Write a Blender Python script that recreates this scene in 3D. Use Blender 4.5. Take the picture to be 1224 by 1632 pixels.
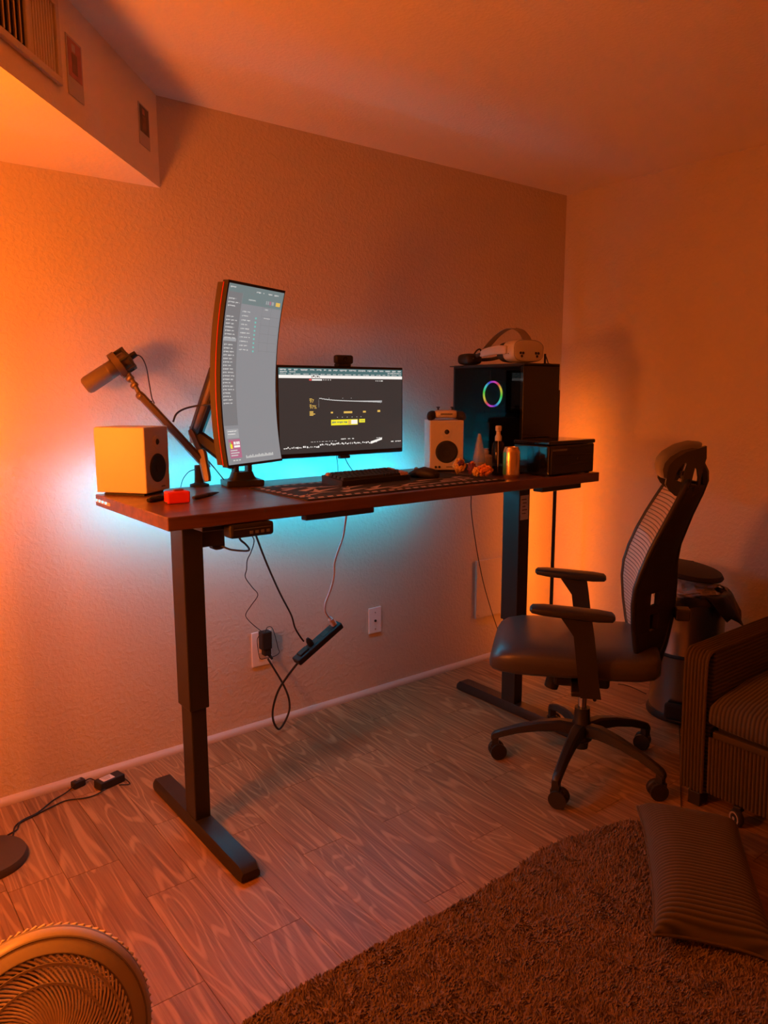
import bpy, bmesh, math, random
from mathutils import Vector, Matrix, noise as mnoise
random.seed(7)
for o in list(bpy.data.objects): bpy.data.objects.remove(o)
SC = bpy.context.scene
COL = SC.collection

# ------------------------------------------------------------------ camera
CF, YAW, PITCH, ROLL = 1202.92, 0.6601, 0.1563, -0.0022
CLOC = Vector((-3.3541, -2.7328, 1.4071))
def cam_axes():
    cy, sy, cp, sp = math.cos(YAW), math.sin(YAW), math.cos(PITCH), math.sin(PITCH)
    F = Vector((sy*cp, cy*cp, -sp)); r = Vector((cy, -sy, 0)); u = r.cross(F)
    c, s = math.cos(ROLL), math.sin(ROLL)
    return c*r + s*u, -s*r + c*u, F
CR, CU, CFW = cam_axes()
cam = bpy.data.cameras.new('camera'); camo = bpy.data.objects.new('camera', cam); COL.objects.link(camo)
camo.matrix_world = Matrix(((CR.x, CU.x, -CFW.x, CLOC.x), (CR.y, CU.y, -CFW.y, CLOC.y), (CR.z, CU.z, -CFW.z, CLOC.z), (0, 0, 0, 1)))
cam.sensor_fit = 'HORIZONTAL'; cam.sensor_width = 36; cam.lens = CF/1224*36; cam.clip_start = 0.02
SC.camera = camo
# ------------------------------------------------------------------ world and view
w = bpy.data.worlds.new('night'); SC.world = w; w.use_nodes = True
w.node_tree.nodes['Background'].inputs[0].default_value = (0.02, 0.012, 0.008, 1)
w.node_tree.nodes['Background'].inputs[1].default_value = 0.3
SC.view_settings.view_transform = 'Standard'; SC.view_settings.look = 'None'
SC.view_settings.gamma = 1; SC.view_settings.use_curve_mapping = False
SC.view_settings.exposure = 0.0
# lamp strengths (used by the lamps' own builders further down)
ORANGE = (1.0, 0.195, 0.016); CYAN = (0.0, 0.56, 1.0)
LAMP_LEFT, LAMP_RIGHT, LAMP_ADDED, LED_DESK = 115.0, 58.0, 132.0, 130.0

# pixel of the photograph -> point on a plane the thing touches
def ray(x, y): return CFW + (x-612)/CF*CR - (y-816)/CF*CU
def onz(x, y, z): d = ray(x, y); return CLOC + d*((z-CLOC.z)/d.z)
def ony(x, y, Y): d = ray(x, y); return CLOC + d*((Y-CLOC.y)/d.y)
def onx(x, y, X): d = ray(x, y); return CLOC + d*((X-CLOC.x)/d.x)
def atd(x, y, D): return CLOC + ray(x, y)*D

# ------------------------------------------------------------------ materials
MATS = {}
def nt(name):
    m = bpy.data.materials.new(name); m.use_nodes = True; MATS[name] = m
    return m, m.node_tree.nodes, m.node_tree.links, m.node_tree.nodes['Principled BSDF']
def plain(name, col, rough=.5, metal=0, bump=0, bscale=200, var=0.0, spec=.5, coat=0):
    m, N, L, b = nt(name)
    b.inputs['Roughness'].default_value = rough; b.inputs['Metallic'].default_value = metal
    b.inputs['Specular IOR Level'].default_value = spec; b.inputs['Coat Weight'].default_value = coat
    tc = N.new('ShaderNodeTexCoord'); nz = N.new('ShaderNodeTexNoise'); nz.inputs['Scale'].default_value = bscale
    nz.inputs['Detail'].default_value = 3; L.new(tc.outputs['Object'], nz.inputs['Vector'])
    mx = N.new('ShaderNodeMix'); mx.data_type = 'RGBA'; mx.blend_type = 'MULTIPLY'
    mx.inputs['Factor'].default_value = 1.0
    mx.inputs[6].default_value = (*col, 1)
    rp = N.new('ShaderNodeMapRange'); rp.inputs['To Min'].default_value = 1-var; rp.inputs['To Max'].default_value = 1+var
    L.new(nz.outputs['Fac'], rp.inputs['Value'])
    cb = N.new('ShaderNodeCombineColor')
    for i in range(3): L.new(rp.outputs[0], cb.inputs[i])
    L.new(cb.outputs[0], mx.inputs[7]); L.new(mx.outputs[2], b.inputs['Base Color'])
    if bump:
        bp = N.new('ShaderNodeBump'); bp.inputs['Strength'].default_value = bump; bp.inputs['Distance'].default_value = .002
        L.new(nz.outputs['Fac'], bp.inputs['Height']); L.new(bp.outputs[0], b.inputs['Normal'])
    return m
def emit(name, col, s=1.0):
    m, N, L, b = nt(name); b.inputs['Base Color'].default_value = (0, 0, 0, 1); b.inputs['Roughness'].default_value = .4
    b.inputs['Emission Color'].default_value = (*col, 1); b.inputs['Emission Strength'].default_value = s
    return m
def wallmat(name, col, strength, scale=62):
    m, N, L, b = nt(name); b.inputs['Roughness'].default_value = .62; b.inputs['Base Color'].default_value = (*col, 1)
    b.inputs['Specular IOR Level'].default_value = .3
    tc = N.new('ShaderNodeTexCoord')
    a = N.new('ShaderNodeTexNoise'); a.inputs['Scale'].default_value = scale; a.inputs['Detail'].default_value = 2.5; a.inputs['Distortion'].default_value = .4
    c = N.new('ShaderNodeTexNoise'); c.inputs['Scale'].default_value = 2.0; c.inputs['Detail'].default_value = 2
    L.new(tc.outputs['Object'], a.inputs['Vector']); L.new(tc.outputs['Object'], c.inputs['Vector'])
    rmp = N.new('ShaderNodeValToRGB'); rmp.color_ramp.elements[0].position = .42; rmp.color_ramp.elements[1].position = .66
    L.new(a.outputs['Fac'], rmp.inputs[0])
    bp = N.new('ShaderNodeBump'); bp.inputs['Strength'].default_value = strength; bp.inputs['Distance'].default_value = .0025
    L.new(rmp.outputs[0], bp.inputs['Height']); L.new(bp.outputs[0], b.inputs['Normal'])
    mx = N.new('ShaderNodeMix'); mx.data_type = 'RGBA'; mx.inputs[6].default_value = (*[v*.94 for v in col], 1); mx.inputs[7].default_value = (*col, 1)
    L.new(c.outputs['Fac'], mx.inputs['Factor']); L.new(mx.outputs[2], b.inputs['Base Color'])
    return m
wallmat('wall', (.66, .55, .41), .42); wallmat('ceiling', (.90, .78, .60), .22, 80); plain('trim', (.55, .47, .38), .5)
def plankmat():
    m, N, L, b = nt('plank'); b.inputs['Roughness'].default_value = .42; b.inputs['Specular IOR Level'].default_value = .35
    tc = N.new('ShaderNodeTexCoord'); oi = N.new('ShaderNodeObjectInfo')
    off = N.new('ShaderNodeVectorMath'); off.operation = 'SCALE'; off.inputs[0].default_value = (37.1, 91.7, 13.3); L.new(oi.outputs['Random'], off.inputs['Scale'])
    add = N.new('ShaderNodeVectorMath'); L.new(tc.outputs['Object'], add.inputs[0]); L.new(off.outputs[0], add.inputs[1])
    def noisen(sx, sy, detail, dist=0):
        mp = N.new('ShaderNodeMapping'); mp.inputs['Scale'].default_value = (sx, sy, 1); L.new(add.outputs[0], mp.inputs['Vector'])
        n = N.new('ShaderNodeTexNoise'); n.inputs['Scale'].default_value = 1; n.inputs['Detail'].default_value = detail; n.inputs['Distortion'].default_value = dist
        L.new(mp.outputs[0], n.inputs['Vector']); return n.outputs['Fac']
    def mth(op, a, v=None, b2=None, c=None):
        n = N.new('ShaderNodeMath'); n.operation = op; L.new(a, n.inputs[0])
        if c is not None: n.inputs[2].default_value = c
        if v is not None: n.inputs[1].default_value = v
        if b2 is not None: L.new(b2, n.inputs[1])
        return n.outputs[0]
    big = noisen(9.0, 1.15, 1.0, .30)                              # contour field -> cathedral grain
    freq = mth('MULTIPLY_ADD', oi.outputs['Random'], 60, c=55)
    sn = mth('SINE', mth('MULTIPLY', big, None, freq))
    line = N.new('ShaderNodeValToRGB'); line.color_ramp.elements[0].position = .74; line.color_ramp.elements[1].position = .98
    L.new(mth('MULTIPLY_ADD', sn, .5, c=.5), line.inputs[0])
    fine = noisen(170, 4.5, 3, .2); med = noisen(75, 1.8, 3, .3); cloud = noisen(4, 1.6, 2)
    f2 = N.new('ShaderNodeValToRGB'); f2.color_ramp.elements[0].position = .42; f2.color_ramp.elements[1].position = .68; L.new(fine, f2.inputs[0])
    base = N.new('ShaderNodeMix'); base.data_type = 'RGBA'; base.inputs[6].default_value = (0.185, 0.100, 0.042, 1); base.inputs[7].default_value = (0.310, 0.182, 0.081, 1)
    tone = mth('ADD', mth('MULTIPLY', oi.outputs['Random'], .45), None, mth('MULTIPLY', cloud, .7)); L.new(tone, base.inputs['Factor'])
    def over(prev, fac, k, col):
        mx = N.new('ShaderNodeMix'); mx.data_type = 'RGBA'; mx.inputs[7].default_value = col; L.new(prev, mx.inputs[6]); L.new(mth('MULTIPLY', fac, k), mx.inputs['Factor']); return mx.outputs[2]
    c1 = over(base.outputs[2], line.outputs[0], .50, (0.560, 0.364, 0.175, 1))
    c2 = over(c1, f2.outputs[0], .36, (0.440, 0.280, 0.130, 1))
    md = N.new('ShaderNodeValToRGB'); md.color_ramp.elements[0].position = .52; md.color_ramp.elements[1].position = .62; L.new(med, md.inputs[0])
    c3 = over(c2, md.outputs[0], .42, (0.100, 0.054, 0.024, 1)); L.new(c3, b.inputs['Base Color'])
    bp = N.new('ShaderNodeBump'); bp.inputs['Strength'].default_value = .18; bp.inputs['Distance'].default_value = .0008
    L.new(f2.outputs[0], bp.inputs['Height']); L.new(bp.outputs[0], b.inputs['Normal'])
plankmat()
def woodmat():
    m, N, L, b = nt('walnut'); b.inputs['Roughness'].default_value = .34
    tc = N.new('ShaderNodeTexCoord'); mp = N.new('ShaderNodeMapping'); mp.inputs['Scale'].default_value = (2.2, 26, 26); L.new(tc.outputs['Object'], mp.inputs[0])
    n = N.new('ShaderNodeTexNoise'); n.inputs['Scale'].default_value = 1.2; n.inputs['Detail'].default_value = 4; n.inputs['Distortion'].default_value = .5; L.new(mp.outputs[0], n.inputs['Vector'])
    r = N.new('ShaderNodeValToRGB'); e = r.color_ramp.elements; e[0].color = (.085, .035, .026, 1); e[0].position = .3; e[1].color = (.20, .088, .062, 1); e[1].position = .72
    L.new(n.outputs['Fac'], r.inputs[0]); L.new(r.outputs[0], b.inputs['Base Color'])
woodmat()
def ribmat(name, c0, c1, axis, freq, rough=.85, dist=.003, lo=-1):
    m, N, L, b = nt(name); b.inputs['Roughness'].default_value = rough; b.inputs['Sheen Weight'].default_value = .15
    tc = N.new('ShaderNodeTexCoord'); sp = N.new('ShaderNodeSeparateXYZ'); L.new(tc.outputs['Object'], sp.inputs[0])
    a = N.new('ShaderNodeMath'); a.operation = 'MULTIPLY'; a.inputs[1].default_value = freq*6.2832; L.new(sp.outputs[axis], a.inputs[0])
    s = N.new('ShaderNodeMath'); s.operation = 'SINE'; L.new(a.outputs[0], s.inputs[0])
    r = N.new('ShaderNodeMapRange'); r.inputs['From Min'].default_value = -1; r.inputs['From Max'].default_value = -lo if lo != -1 else 1; L.new(s.outputs[0], r.inputs[0])
    mx = N.new('ShaderNodeMix'); mx.data_type = 'RGBA'; mx.inputs[6].default_value = (*c0, 1); mx.inputs[7].default_value = (*c1, 1)
    L.new(r.outputs[0], mx.inputs['Factor']); L.new(mx.outputs[2], b.inputs['Base Color'])
    bp = N.new('ShaderNodeBump'); bp.inputs['Strength'].default_value = .8; bp.inputs['Distance'].default_value = dist
    L.new(r.outputs[0], bp.inputs['Height']); L.new(bp.outputs[0], b.inputs['Normal'])
    return m
ribmat('corduroy_y', (.030, .022, .011), (.098, .070, .034), 'Y', 72); ribmat('corduroy_x', (.030, .022, .011), (.098, .070, .034), 'X', 80, dist=.0005)
ribmat('corduroy_z', (.030, .022, .011), (.098, .070, .034), 'Z', 72)
plain('corduroy', (.085, .060, .030), .9, bump=.3, bscale=500, var=.12)
ribmat('chair_mesh', (.10, .085, .07), (.62, .51, .42), 'Z', 76, .6, .002, lo=.45)
plain('black_plastic', (.022, .019, .017), .42, bump=.08, bscale=600); plain('gloss_black', (.008, .007, .007), .07, spec=.6)
plain('matte_black', (.017, .014, .012), .6); plain('black_metal', (.03, .026, .024), .38, metal=.3, bump=.05, bscale=700)
plain('leather', (.060, .050, .044), .33, bump=.25, bscale=260, var=.15); plain('cable', (.015, .013, .012), .5)
plain('white_plastic', (.60, .55, .51), .38); plain('white_cable', (.78, .70, .66), .45); plain('plate_white', (.86, .80, .72), .4)
plain('grey_plastic', (.16, .15, .145), .45); plain('chrome', (.75, .73, .70), .18, metal=1); plain('steel', (.42, .38, .36), .27, metal=1, bump=.03, bscale=40)
plain('bronze_metal', (.16, .12, .095), .4, metal=.55); plain('mic_grille', (.20, .16, .13), .5, metal=.6, bump=.8, bscale=900)
plain('woofer', (.02, .018, .017), .7, bump=.3, bscale=400); plain('red_plastic', (.62, .03, .035), .35); plain('red_line', (.50, .02, .02), .3)
plain('rug', (.185, .128, .098), .95, var=.35, bscale=30); plain('fan_plastic', (.40, .35, .28), .42); plain('fan_grille_lit', (.80, .70, .55), .4); plain('fan_dark', (.20, .17, .14), .45)  # grille colour raised above the fan plastic to stand for light on it
plain('mat_black', (.018, .016, .016), .8, bump=.2, bscale=900); plain('mat_print', (.55, .45, .43), .8)
plain('key_black', (.02, .018, .018), .5); plain('key_pink', (.55, .33, .27), .5); plain('can_gold', (.75, .55, .30), .25, metal=.9, bump=.4, bscale=90)
plain('can_green', (.10, .36, .10), .3, metal=.5); plain('wrap_yellow', (.75, .42, .06), .35, var=.3, bscale=60); plain('wrap_purple', (.16, .04, .07), .35)
plain('wrap_orange', (.75, .25, .05), .35, var=.3, bscale=60); plain('paper_label', (.62, .60, .58), .6, var=.3, bscale=120); plain('ink', (.10, .09, .09), .6)
plain('dark_void', (.012, .009, .007), .9); plain('bag_plastic', (.016, .014, .014), .28, bump=.6, bscale=30); plain('tissue', (.55, .48, .42), .7, bump=.5, bscale=30, var=.2)
plain('vent_paint', (.62, .52, .40), .5); plain('print_card', (.52, .46, .40), .6)
plain('print_pink', (.45, .16, .13), .6, var=.6, bscale=22); plain('print_dark', (.12, .08, .065), .6, var=.7, bscale=24); plain('print_brown', (.20, .10, .07), .6, var=.6, bscale=26)
plain('base_brown', (.06, .045, .036), .5); plain('knit', (.30, .25, .21), .9, bump=.5, bscale=600); plain('face_foam', (.05, .05, .055), .9)
plain('caster_rim', (.72, .66, .6), .25, metal=.6); plain('screen_off', (.02, .02, .02), .2)
def glassmat(name, tint, rough=.02, ior=1.48):
    m, N, L, b = nt(name); N.remove(b); out = N['Material Output']
    t = N.new('ShaderNodeBsdfTransparent'); t.inputs[0].default_value = (*tint, 1)
    g = N.new('ShaderNodeBsdfGlossy'); g.inputs['Roughness'].default_value = rough
    f = N.new('ShaderNodeFresnel'); f.inputs[0].default_value = ior
    ge = N.new('ShaderNodeNewGeometry'); mu_ = N.new('ShaderNodeMath'); mu_.operation = 'SUBTRACT'; mu_.use_clamp = True; L.new(f.outputs[0], mu_.inputs[0]); L.new(ge.outputs['Backfacing'], mu_.inputs[1])
    mx = N.new('ShaderNodeMixShader'); L.new(mu_.outputs[0], mx.inputs[0]); L.new(t.outputs[0], mx.inputs[1]); L.new(g.outputs[0], mx.inputs[2]); L.new(mx.outputs[0], out.inputs[0])
    return m
glassmat('tinted_glass', (.36, .34, .34), .015, 1.42); glassmat('clear_plastic', (.82, .84, .86), .05, 1.5); glassmat('amber_liquid', (.55, .42, .22), .05, 1.35)
def frosted():
    m, N, L, b = nt('frosted'); out = N['Material Output']; b.inputs['Base Color'].default_value = (.62, .64, .66, 1); b.inputs['Roughness'].default_value = .25
    t = N.new('ShaderNodeBsdfTransparent'); t.inputs[0].default_value = (.85, .87, .9, 1); mx = N.new('ShaderNodeMixShader'); mx.inputs[0].default_value = .42
    L.new(t.outputs[0], mx.inputs[1]); L.new(b.outputs[0], mx.inputs[2]); L.new(mx.outputs[0], out.inputs[0])
frosted()
def ringmat():
    m, N, L, b = nt('rgb_ring'); b.inputs['Base Color'].default_value = (0, 0, 0, 1)
    tc = N.new('ShaderNodeTexCoord'); sp = N.new('ShaderNodeSeparateXYZ'); L.new(tc.outputs['Object'], sp.inputs[0])
    at = N.new('ShaderNodeMath'); at.operation = 'ARCTAN2'; L.new(sp.outputs['Z'], at.inputs[0]); L.new(sp.outputs['Y'], at.inputs[1])
    mu = N.new('ShaderNodeMath'); mu.operation = 'MULTIPLY_ADD'; mu.inputs[1].default_value = 2/6.2832; mu.inputs[2].default_value = 4.28; L.new(at.outputs[0], mu.inputs[0])
    fr = N.new('ShaderNodeMath'); fr.operation = 'FRACT'; L.new(mu.outputs[0], fr.inputs[0])
    cc = N.new('ShaderNodeCombineColor'); cc.mode = 'HSV'; cc.inputs[1].default_value = .90; cc.inputs[2].default_value = 1; L.new(fr.outputs[0], cc.inputs[0])
    L.new(cc.outputs[0], b.inputs['Emission Color']); b.inputs['Emission Strength'].default_value = 4.0
ringmat()
emit('screen_grey', (.262, .262, .275)); emit('screen_teal', (.17, .22, .22)); emit('screen_side', (.20, .195, .20)); emit('screen_dark', (.043, .034, .031)); emit('screen_white', (.95, .90, .85)); emit('screen_text', (.62, .60, .58))
emit('screen_yellow', (.92, .80, .03)); emit('screen_amber', (.78, .48, .10)); emit('screen_bar', (.07, .15, .155)); emit('screen_red', (.8, .08, .08)); emit('screen_aqua', (.18, .52, .46)); emit('screen_line', (.20, .20, .205)); emit('screen_pink', (.45, .15, .24)); emit('screen_green', (.3, .5, .15)); emit('screen_mid', (.36, .36, .37))
emit('led_cyan', CYAN, LED_DESK); emit('led_dot', (.12, .85, 1.0), 3.0); emit('led_orange', ORANGE, LAMP_LEFT); emit('led_orange2', ORANGE, LAMP_RIGHT); emit('led_orange3', ORANGE, LAMP_ADDED)

# ------------------------------------------------------------------ mesh helpers
def link(name, me, mat, parent=None, loc=None, smooth=False):
    if mat and not me.materials: me.materials.append(MATS[mat])
    if smooth:
        for p in me.polygons: p.use_smooth = True
    o = bpy.data.objects.new(name, me); COL.objects.link(o)
    if parent: o.parent = parent
    if loc is not None: o.location = loc
    return o
def tomesh(bm, name='m'):
    bmesh.ops.recalc_face_normals(bm, faces=bm.faces)
    me = bpy.data.meshes.new(name); bm.to_mesh(me); bm.free(); return me
def mod_bevel(o, wd, seg=2, angle=35):
    m = o.modifiers.new('bevel', 'BEVEL'); m.width = wd; m.segments = seg; m.limit_method = 'ANGLE'; m.angle_limit = math.radians(angle); m.harden_normals = False
    return o
def autosmooth(o, deg=40):
    me = o.data
    for p in me.polygons: p.use_smooth = True
    bm = bmesh.new(); bm.from_mesh(me)
    for e in bm.edges:
        if len(e.link_faces) == 2 and e.calc_face_angle(0) > math.radians(deg): e.smooth = False
    bm.to_mesh(me); bm.free(); return o
def box_bm(bm, c, s, M=None):
    r = bmesh.ops.create_cube(bm, size=1)
    for v in r['verts']:
        v.co = Vector((v.co.x*s[0], v.co.y*s[1], v.co.z*s[2])) + Vector(c)
        if M is not None: v.co = M @ v.co
    return r['verts']
def box(name, c, s, mat, parent=None, bevel=0, rot=None, seg=2):
    bm = bmesh.new(); box_bm(bm, (0, 0, 0), s); o = link(name, tomesh(bm), mat, parent, c)
    if rot: o.rotation_euler = rot
    if bevel: mod_bevel(o, bevel, seg)
    return o
def mesh(name, verts, faces, mat, parent=None, smooth=False, bevel=0):
    bm = bmesh.new(); vs = [bm.verts.new(v) for v in verts]
    for f in faces:
        try: bm.faces.new([vs[i] for i in f])
        except ValueError: pass
    o = link(name, tomesh(bm), mat, parent, None, smooth)
    if bevel: mod_bevel(o, bevel)
    return o
def prism(name, pts, a, b, axis, mat, parent=None, bevel=0, holes=None):
    """outline in the two other axes, extruded from a to b along axis (0,1,2)"""
    bm = bmesh.new(); oth = [i for i in range(3) if i != axis]
    def ring(pp, val):
        out = []
        for p in pp:
            c = [0, 0, 0]; c[oth[0]], c[oth[1]] = p; c[axis] = val; out.append(bm.verts.new(c))
        return out
    loops = [pts]+(holes or []); A = [ring(p, a) for p in loops]; B = [ring(p, b) for p in loops]
    for ra, rb in zip(A, B):
        n = len(ra)
        for i in range(n): bm.faces.new((ra[i], ra[(i+1) % n], rb[(i+1) % n], rb[i]))
    for R in (A, B):
        if not holes: bm.faces.new(R[0])
        else:
            ed = []
            for rr in R:
                for i in range(len(rr)):
                    e = bm.edges.get((rr[i], rr[(i+1) % len(rr)])) or bm.edges.new((rr[i], rr[(i+1) % len(rr)])); ed.append(e)
            bmesh.ops.triangle_fill(bm, edges=ed, use_beauty=True, use_dissolve=False)
    o = link(name, tomesh(bm), mat, parent)
    if bevel: mod_bevel(o, bevel)
    return o
def lathe_me(prof, seg=32, M=None, cap=True):
    bm = bmesh.new(); rings = []
    for r, z in prof:
        if r < 1e-5: rings.append([bm.verts.new((0, 0, z))])
        else: rings.append([bm.verts.new((r*math.cos(2*math.pi*k/seg), r*math.sin(2*math.pi*k/seg), z)) for k in range(seg)])
    for a, b in zip(rings, rings[1:]):
        for k in range(seg):
            k2 = (k+1) % seg
            if len(a) == 1 and len(b) == 1: continue
            if len(a) == 1: bm.faces.new((a[0], b[k], b[k2]))
            elif len(b) == 1: bm.faces.new((a[k], a[k2], b[0]))
            else: bm.faces.new((a[k], a[k2], b[k2], b[k]))
    if tuple(prof[0]) == tuple(prof[-1]): bmesh.ops.remove_doubles(bm, verts=bm.verts, dist=1e-6)
    elif cap:
        for e in (rings[0], rings[-1]):
            if len(e) > 2: bm.faces.new(e)
    if M is not None: bmesh.ops.transform(bm, matrix=M, verts=bm.verts)
    return tomesh(bm)
def lathe(name, prof, mat, parent=None, loc=(0, 0, 0), seg=32, rot=None, M=None):
    o = autosmooth(link(name, lathe_me(prof, seg, M), mat, parent, loc), 38)
    if rot: o.rotation_euler = rot
    return o
def cyl_between(name, a, b, r, mat, parent=None, seg=20, r2=None):
    a, b = Vector(a), Vector(b); d = b-a; q = d.to_track_quat('Z', 'Y').to_matrix().to_4x4()
    return lathe(name, [(r, 0), (r2 if r2 is not None else r, d.length)], mat, parent, a, seg, M=q)
def smooth_path(pts, n=8):
    pts = [Vector(p) for p in pts]
    if len(pts) < 3: return pts
    P = [pts[0]*2-pts[1]]+pts+[pts[-1]*2-pts[-2]]; out = []
    for i in range(1, len(P)-2):
        p0, p1, p2, p3 = P[i-1:i+3]
        for k in range(n):
            t = k/n
            out.append(.5*((2*p1)+(p2-p0)*t+(2*p0-5*p1+4*p2-p3)*t*t+(3*p1-p0-3*p2+p3)*t**3))
    out.append(pts[-1]); return out
def tube_me(path, r, seg=8):
    bm = bmesh.new(); rings = []; up = Vector((0, 0, 1)); n = len(path)
    prev = None
    for i, p in enumerate(path):
        t = (path[min(i+1, n-1)]-path[max(i-1, 0)]).normalized()
        if prev is None:
            s = t.cross(up if abs(t.z) < .9 else Vector((1, 0, 0))).normalized()
        else: s = (prev-t*prev.dot(t)).normalized()
        prev = s; u = t.cross(s); rr = r(i/(n-1)) if callable(r) else r
        rings.append([bm.verts.new(p+(s*math.cos(2*math.pi*k/seg)+u*math.sin(2*math.pi*k/seg))*rr) for k in range(seg)])
    for a, b in zip(rings, rings[1:]):
        for k in range(seg): bm.faces.new((a[k], a[(k+1) % seg], b[(k+1) % seg], b[k]))
    bm.faces.new(rings[0]); bm.faces.new(rings[-1]); return tomesh(bm)
def tube(name, pts, r, mat, parent=None, n=8, seg=8):
    return link(name, tube_me(smooth_path(pts, n), r, seg), mat, parent, None, True)
def loft(name, rings, mat, parent=None, smooth=True, closed=True, caps=True, deg=50):
    bm = bmesh.new(); R = [[bm.verts.new(p) for p in r] for r in rings]; m = len(R[0])
    for a, b in zip(R, R[1:]):
        for k in range(m if closed else m-1): bm.faces.new((a[k], a[(k+1) % m], b[(k+1) % m], b[k]))
    if caps and closed: bm.faces.new(R[0]); bm.faces.new(R[-1])
    o = link(name, tomesh(bm), mat, parent)
    return autosmooth(o, deg) if smooth else o
def sell(n, hx, hy, e=4.0):
    out = []
    for k in range(n):
        a = 2*math.pi*k/n; c, s = math.cos(a), math.sin(a)
        out.append((hx*math.copysign(abs(c)**(2/e), c), hy*math.copysign(abs(s)**(2/e), s)))
    return out
def thing(name, label, cat, loc=(0, 0, 0), rotz=0, group=None):
    o = bpy.data.objects.new(name, None); COL.objects.link(o); o.location = loc; o.rotation_euler = (0, 0, rotz); o.empty_display_size = .05
    return tag(o, label, cat, group)
def tag(o, label, cat, group=None):
    o['label'] = label; o['category'] = cat
    if group: o['group'] = group
    return o
def rebase(o):
    """move a world-space mesh's origin to the bottom of its bounds"""
    vs = [v.co for v in o.data.vertices]; c = Vector(((min(v.x for v in vs)+max(v.x for v in vs))/2, (min(v.y for v in vs)+max(v.y for v in vs))/2, min(v.z for v in vs)))
    o.data.transform(Matrix.Translation(-c)); o.location = c; return o
def struct(o): o['kind'] = 'structure'; return o
def text_me(s, size, ext=0.0):
    cu = bpy.data.curves.new('t', 'FONT'); cu.body = s; cu.size = size; cu.extrude = ext; cu.align_x = 'LEFT'
    o = bpy.data.objects.new('t', cu); COL.objects.link(o); dg = bpy.context.evaluated_depsgraph_get(); dg.update()
    me = bpy.data.meshes.new_from_object(o.evaluated_get(dg)); bpy.data.objects.remove(o); return me

# ------------------------------------------------------------------ room shell
H = 2.44; RX0, RY0 = -4.9, -4.7
floor = struct(box('floor', ((RX0)/2, RY0/2, -.056), (-RX0+.2, -RY0+.2, .1), 'plank'))
floor['label'] = 'grey brown wood-look plank floor'
struct(box('ceiling', (RX0/2, RY0/2, H+.05), (-RX0+.2, -RY0+.2, .1), 'ceiling'))
struct(box('wall_back', (RX0/2, .05, H/2-.003), (-RX0+.2, .1, H+.006), 'wall')); struct(box('wall_right', (.05, RY0/2, H/2-.003), (.1, -RY0, H+.006), 'wall'))
struct(box('wall_left', (RX0-.05, RY0/2, H/2-.003), (.1, -RY0, H+.006), 'wall')); struct(box('wall_rear', (RX0/2, RY0-.05, H/2-.003), (-RX0+.2, .1, H+.006), 'wall'))
# diagonal duct soffit under the ceiling
SX, SZ, SA = -2.2413, 2.1317, 0.8513
sd = Vector((-math.cos(SA), -math.sin(SA), 0)); sn = Vector((math.sin(SA), -math.cos(SA), 0))   # along face, out of face
s0 = Vector((SX, 0, 0)); s1 = s0+sd*((SX-RX0)/math.cos(SA))
struct(prism('wall_soffit', [(SX, 0), (s1.x, s1.y), (RX0, 0)], SZ, H, 2, 'ceiling'))
# quarter round trim
def qround(name, p0, p1, nrm, r=.021):
    p0, p1, nrm = Vector(p0), Vector(p1), Vector(nrm); prof = [(0, 0), (r, 0)]+[(r*math.cos(a*math.pi/12), .004+r*math.sin(a*math.pi/12)) for a in range(0, 7)]
    rings = [[p+nrm*a+Vector((0, 0, b)) for a, b in prof] for p in (p0, p1)]
    return struct(loft(name, rings, 'trim'))
qround('baseboard_back', (RX0, 0, 0), (0, 0, 0), (0, -1, 0)); qround('baseboard_right', (0, 0, 0), (0, RY0, 0), (-1, 0, 0))
# floor planks (each its own piece)
PWD = .1515; jo = {-4: -.565, -3: -.79, -2: -.45, -1: -.66, 0: -.89, 1: -.51, 2: -.22, 3: -1.16, 4: -.70, 5: -.245, 6: -.62, 7: -.40}
plank_cache = {}
def plank(x, y0, y1):
    ln = round(y1-y0, 3)
    if ln < .02: return
    if ln not in plank_cache:
        bm = bmesh.new(); box_bm(bm, (0, 0, -.003), (PWD-.0016, ln-.0016, .006)); me = tomesh(bm); me.materials.append(MATS['plank']); plank_cache[ln] = me
    o = bpy.data.objects.new('plank', plank_cache[ln]); COL.objects.link(o); o.parent = floor
    o.location = Vector((x, (y0+y1)/2, 0))-floor.location; 
rj = random.Random(3)
for k in range(-9, 15):
    xc = -2.245+PWD*(k+.5)
    if xc+PWD/2 > .02: continue
    y = jo.get(k, -rj.uniform(.15, .75)); L0 = .61 if k in (-4,) else (.78 if k == 1 else .68)
    while y < 0: y += L0
    ys = [0]; y -= L0
    while y > -2.6: ys.append(round(y, 3)); y -= L0
    ys.append(-2.6)
    for a, b in zip(ys, ys[1:]): plank(xc, b, a)

# ------------------------------------------------------------------ wall and soffit fittings
def sof(x, y):   # pixel -> (distance along soffit face, z)
    d = ray(x, y); t = (s0-CLOC).dot(sn)/d.dot(sn); P = CLOC+d*t; return (P-s0).dot(sd), P.z
SROT = math.atan2(-sd.y, -sd.x)       # local +x runs toward the back wall, local -y is out of the face
def soff_loc(s, z, off=0): p = s0+sd*s+sn*off; return (p.x, p.y, z)
t = thing('air_vent', 'painted metal air vent with vertical slats on the ceiling soffit', 'vent', soff_loc(.985, 2.222), SROT)
box('backing', (0, -.001, .075), (.45, .002, .17), 'dark_void', t)
for nm, c, s in (('frame', (0, -.006, -.018), (.50, .012, .02)), ('frame', (0, -.006, .168), (.50, .012, .02)), ('frame', (.24, -.006, .075), (.02, .012, .17)), ('frame', (-.24, -.006, .075), (.02, .012, .17)), ('frame', (.092, -.005, .075), (.02, .010, .17))):
    box(nm, c, s, 'vent_paint', t, .003)
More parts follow.
